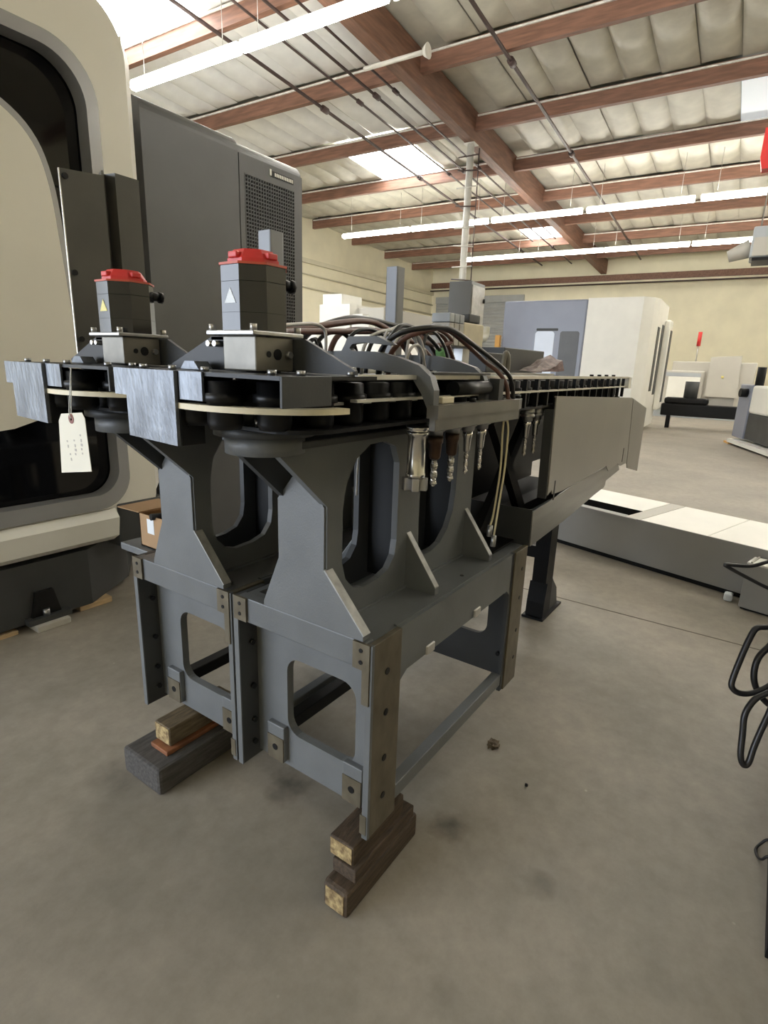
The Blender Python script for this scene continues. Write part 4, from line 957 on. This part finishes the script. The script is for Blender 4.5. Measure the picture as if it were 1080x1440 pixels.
# lathe along the far wall
t = rthing('distant_lathe', 'distant pale grey lathe in front of the far cream wall', 'lathe', 20.5, .25)
mk('body', Box(0, 1.4, -1.3, 1.1, .35, 1.85, bev=.03), LGREY, t)
mk('left_head', Box(-.1, 1.4, .1, 1.6, .35, 1.55, bev=.04), LGREY, t)
mk('door', Box(-.13, -.10, .2, 1.15, .6, 1.35, bev=.01), WHITE, t)
mk('control_panel', Prism([[(-.9, .75), (.0, .75), (.0, 2.0), (-.85, 2.05)]], 'x', -.2, -.02), LGREY, t)
mk('window_band', Box(-.125, -.1, .2, 1.4, 1.36, 1.48), HEAT, t)
mk('indicator', Box(-.21, -.2, -.45, -.38, 1.35, 1.42), YELL, t)
lamp_ = mk('beacon', Cyl((.3, .45, 2.35), (.3, .45, 2.8), .06, seg=10), RED, t)
mk('beacon_stem', Cyl((.3, .45, 1.85), (.3, .45, 2.35), .02, seg=8), BOLT, t)
mk('base', Box(.1, 1.3, -1.2, 1.5, 0, .35), HEAT, t)
mk('louvre', Box(-.12, -.05, -.85, -.15, .40, .74), BEDG, t)
t = rthing('chip_conveyor', 'distant black chip conveyor lying in front of the lathe', 'conveyor', 16.2, .15)
mk('trough', Box(-.2, .2, -1.3, .9, .34, .66, bev=.03), BLACKP, t)
mk('hood', Box(-.2, .2, -.2, .85, .66, .82, bev=.05), BLACKP, t)
mk('motor', Cyl((0, .25, .82), (0, .25, 1.25), .17, seg=12), GREYD, t)
mk('end_drum', Cyl((-.22, -1.25, .3), (.22, -1.25, .3), .24, seg=16), BLACKP, t)
for y in (-1.2, .7): mk('leg', Box(-.1, .1, y-.05, y+.05, 0, .36), BLACKP, t)
# low machine cut by the frame
t = rthing('turning_machine', 'low machine with blue-grey end and white over charcoal front', 'machine', 13.1, -.80, 0, R(18))
mk('end_panel', Box(-.3, .35, -.20, .0, .16, 1.27, bev=.02), BLUEG, t)
mk('upper_front', Box(-2.6, -.32, -.9, -.0, .70, 1.26, bev=.05), WHITE, t)
mk('lower_front', Box(-2.6, -.32, -.88, -.02, .16, .70, bev=.02), GREYD, t)
mk('rear_body', Box(-2.6, .3, -1.8, -.9, .16, 1.2), BLUEG, t)
mk('skid', Box(-2.6, .2, -.3, .12, .04, .12), WHITE, t)
for x in (-2.3, .3): mk('skid_block', Box(x-.15, x+.15, -.2, .1, 0, .04), AMBER, t)
mk('skid_block', Box(-2.5, .2, -1.7, -.3, .0, .16), GREYD, t)
mk('top_fitting', Box(-1.4, -.6, -.6, -.3, 1.26, 1.36), BLACKP, t)
mk('top_knob', Cyl((-.35, -.1, 1.26), (-.35, -.1, 1.62), .08, seg=10), BLACKP, t)
mk('top_knob', Cyl((-1.5, -.25, 1.26), (-1.5, -.25, 1.62), .08, seg=10), BLACKP, t)
mk('side_valve', Cyl((-.1, .0, 1.1), (-.1, .14, 1.1), .09, seg=10), BLACKP, t)
# stacked white machine on the left side of the hall
t = rthing('white_press', 'white stepped machine seen through the cables near the left wall', 'machine', 9.0, 6.2)
mk('main_body', Box(0, 2.0, .30, 1.1, .0, 2.62), WHITE, t)
mk('wing', Prism([[(-.55, 1.6), (.28, 1.6), (.28, 2.42), (.02, 2.42)]], 'x', .05, 1.6), WHITE, t)
mk('top_box', Box(.05, .8, .55, 1.05, 2.62, 2.83), WHITE, t)
mk('upper_body', Box(.3, 2.6, -.35, .30, 1.6, 2.56), LGREY, t)
mk('lower_body', Box(.2, 2.4, -.4, .30, 0, 1.6), LGREY, t)
mk('side_box', Box(-.1, 1.0, 1.1, 1.6, 0, 2.2), WHITE, t)
mk('vent_slot', Box(.9, 1.7, -.05, .05, 2.56, 2.62), GREYD, t)
# tall grey cabinet behind the column line
t = rthing('tall_grey_cabinet', 'narrow tall grey cabinet beside the white column', 'cabinet', 5.5, 2.33)
mk('body', Box(0, .42, -.09, .20, .04, 2.42, bev=.005), CABGR, t)
mk('door', Box(.02, .40, -.102, -.09, .1, 2.38, bev=.003), STEELD, t)
mk('plinth', Box(.02, .40, -.08, .18, 0, .04), BLACKP, t)
for z in (2.2, 1.8): mk('hinge', Cyl((.37, -.108, z), (.37, -.108, z+.05), .015, seg=8), BLACK, t)
# unit heater and red hoist block cut by the frame
t = rthing('unit_heater', 'grey unit heater hanging from the roof at the edge of the bay', 'heater', 9.0, -.75, 3.03)
mk('case', Box(0, .5, -.45, .28, 0.04, .45, bev=.02), HEAT, t)
mk('louvre', Box(-.02, .0, -.4, .25, .06, .3), LGREY, t)
mk('tray', Box(.0, .5, -.45, .24, 0, .04), BLACK, t)
mk('duct', Cyl((.2, .28, .2), (.2, .55, .1), .13, .08, seg=12), LGREY, t)
for y in (-.4, .2): mk('hanger_rod', Cyl((.25, y, .45), (.25, y, zc(9)-3.0), .01, seg=6), BOLT, t)
t = rthing('hoist_block', 'red hoist block hanging from the roof', 'hoist', 7.0, -.60, 3.63)
mk('block', Prism([[(-.13, .0), (.13, .0), (.16, .12), (.16, .40), (-.16, .40), (-.16, .12)]], 'x', -.08, .08), RED, t)
mk('chain', Cyl((0, 0, .40), (0, 0, zc(7)-3.6), .012, seg=6), STEELD, t)
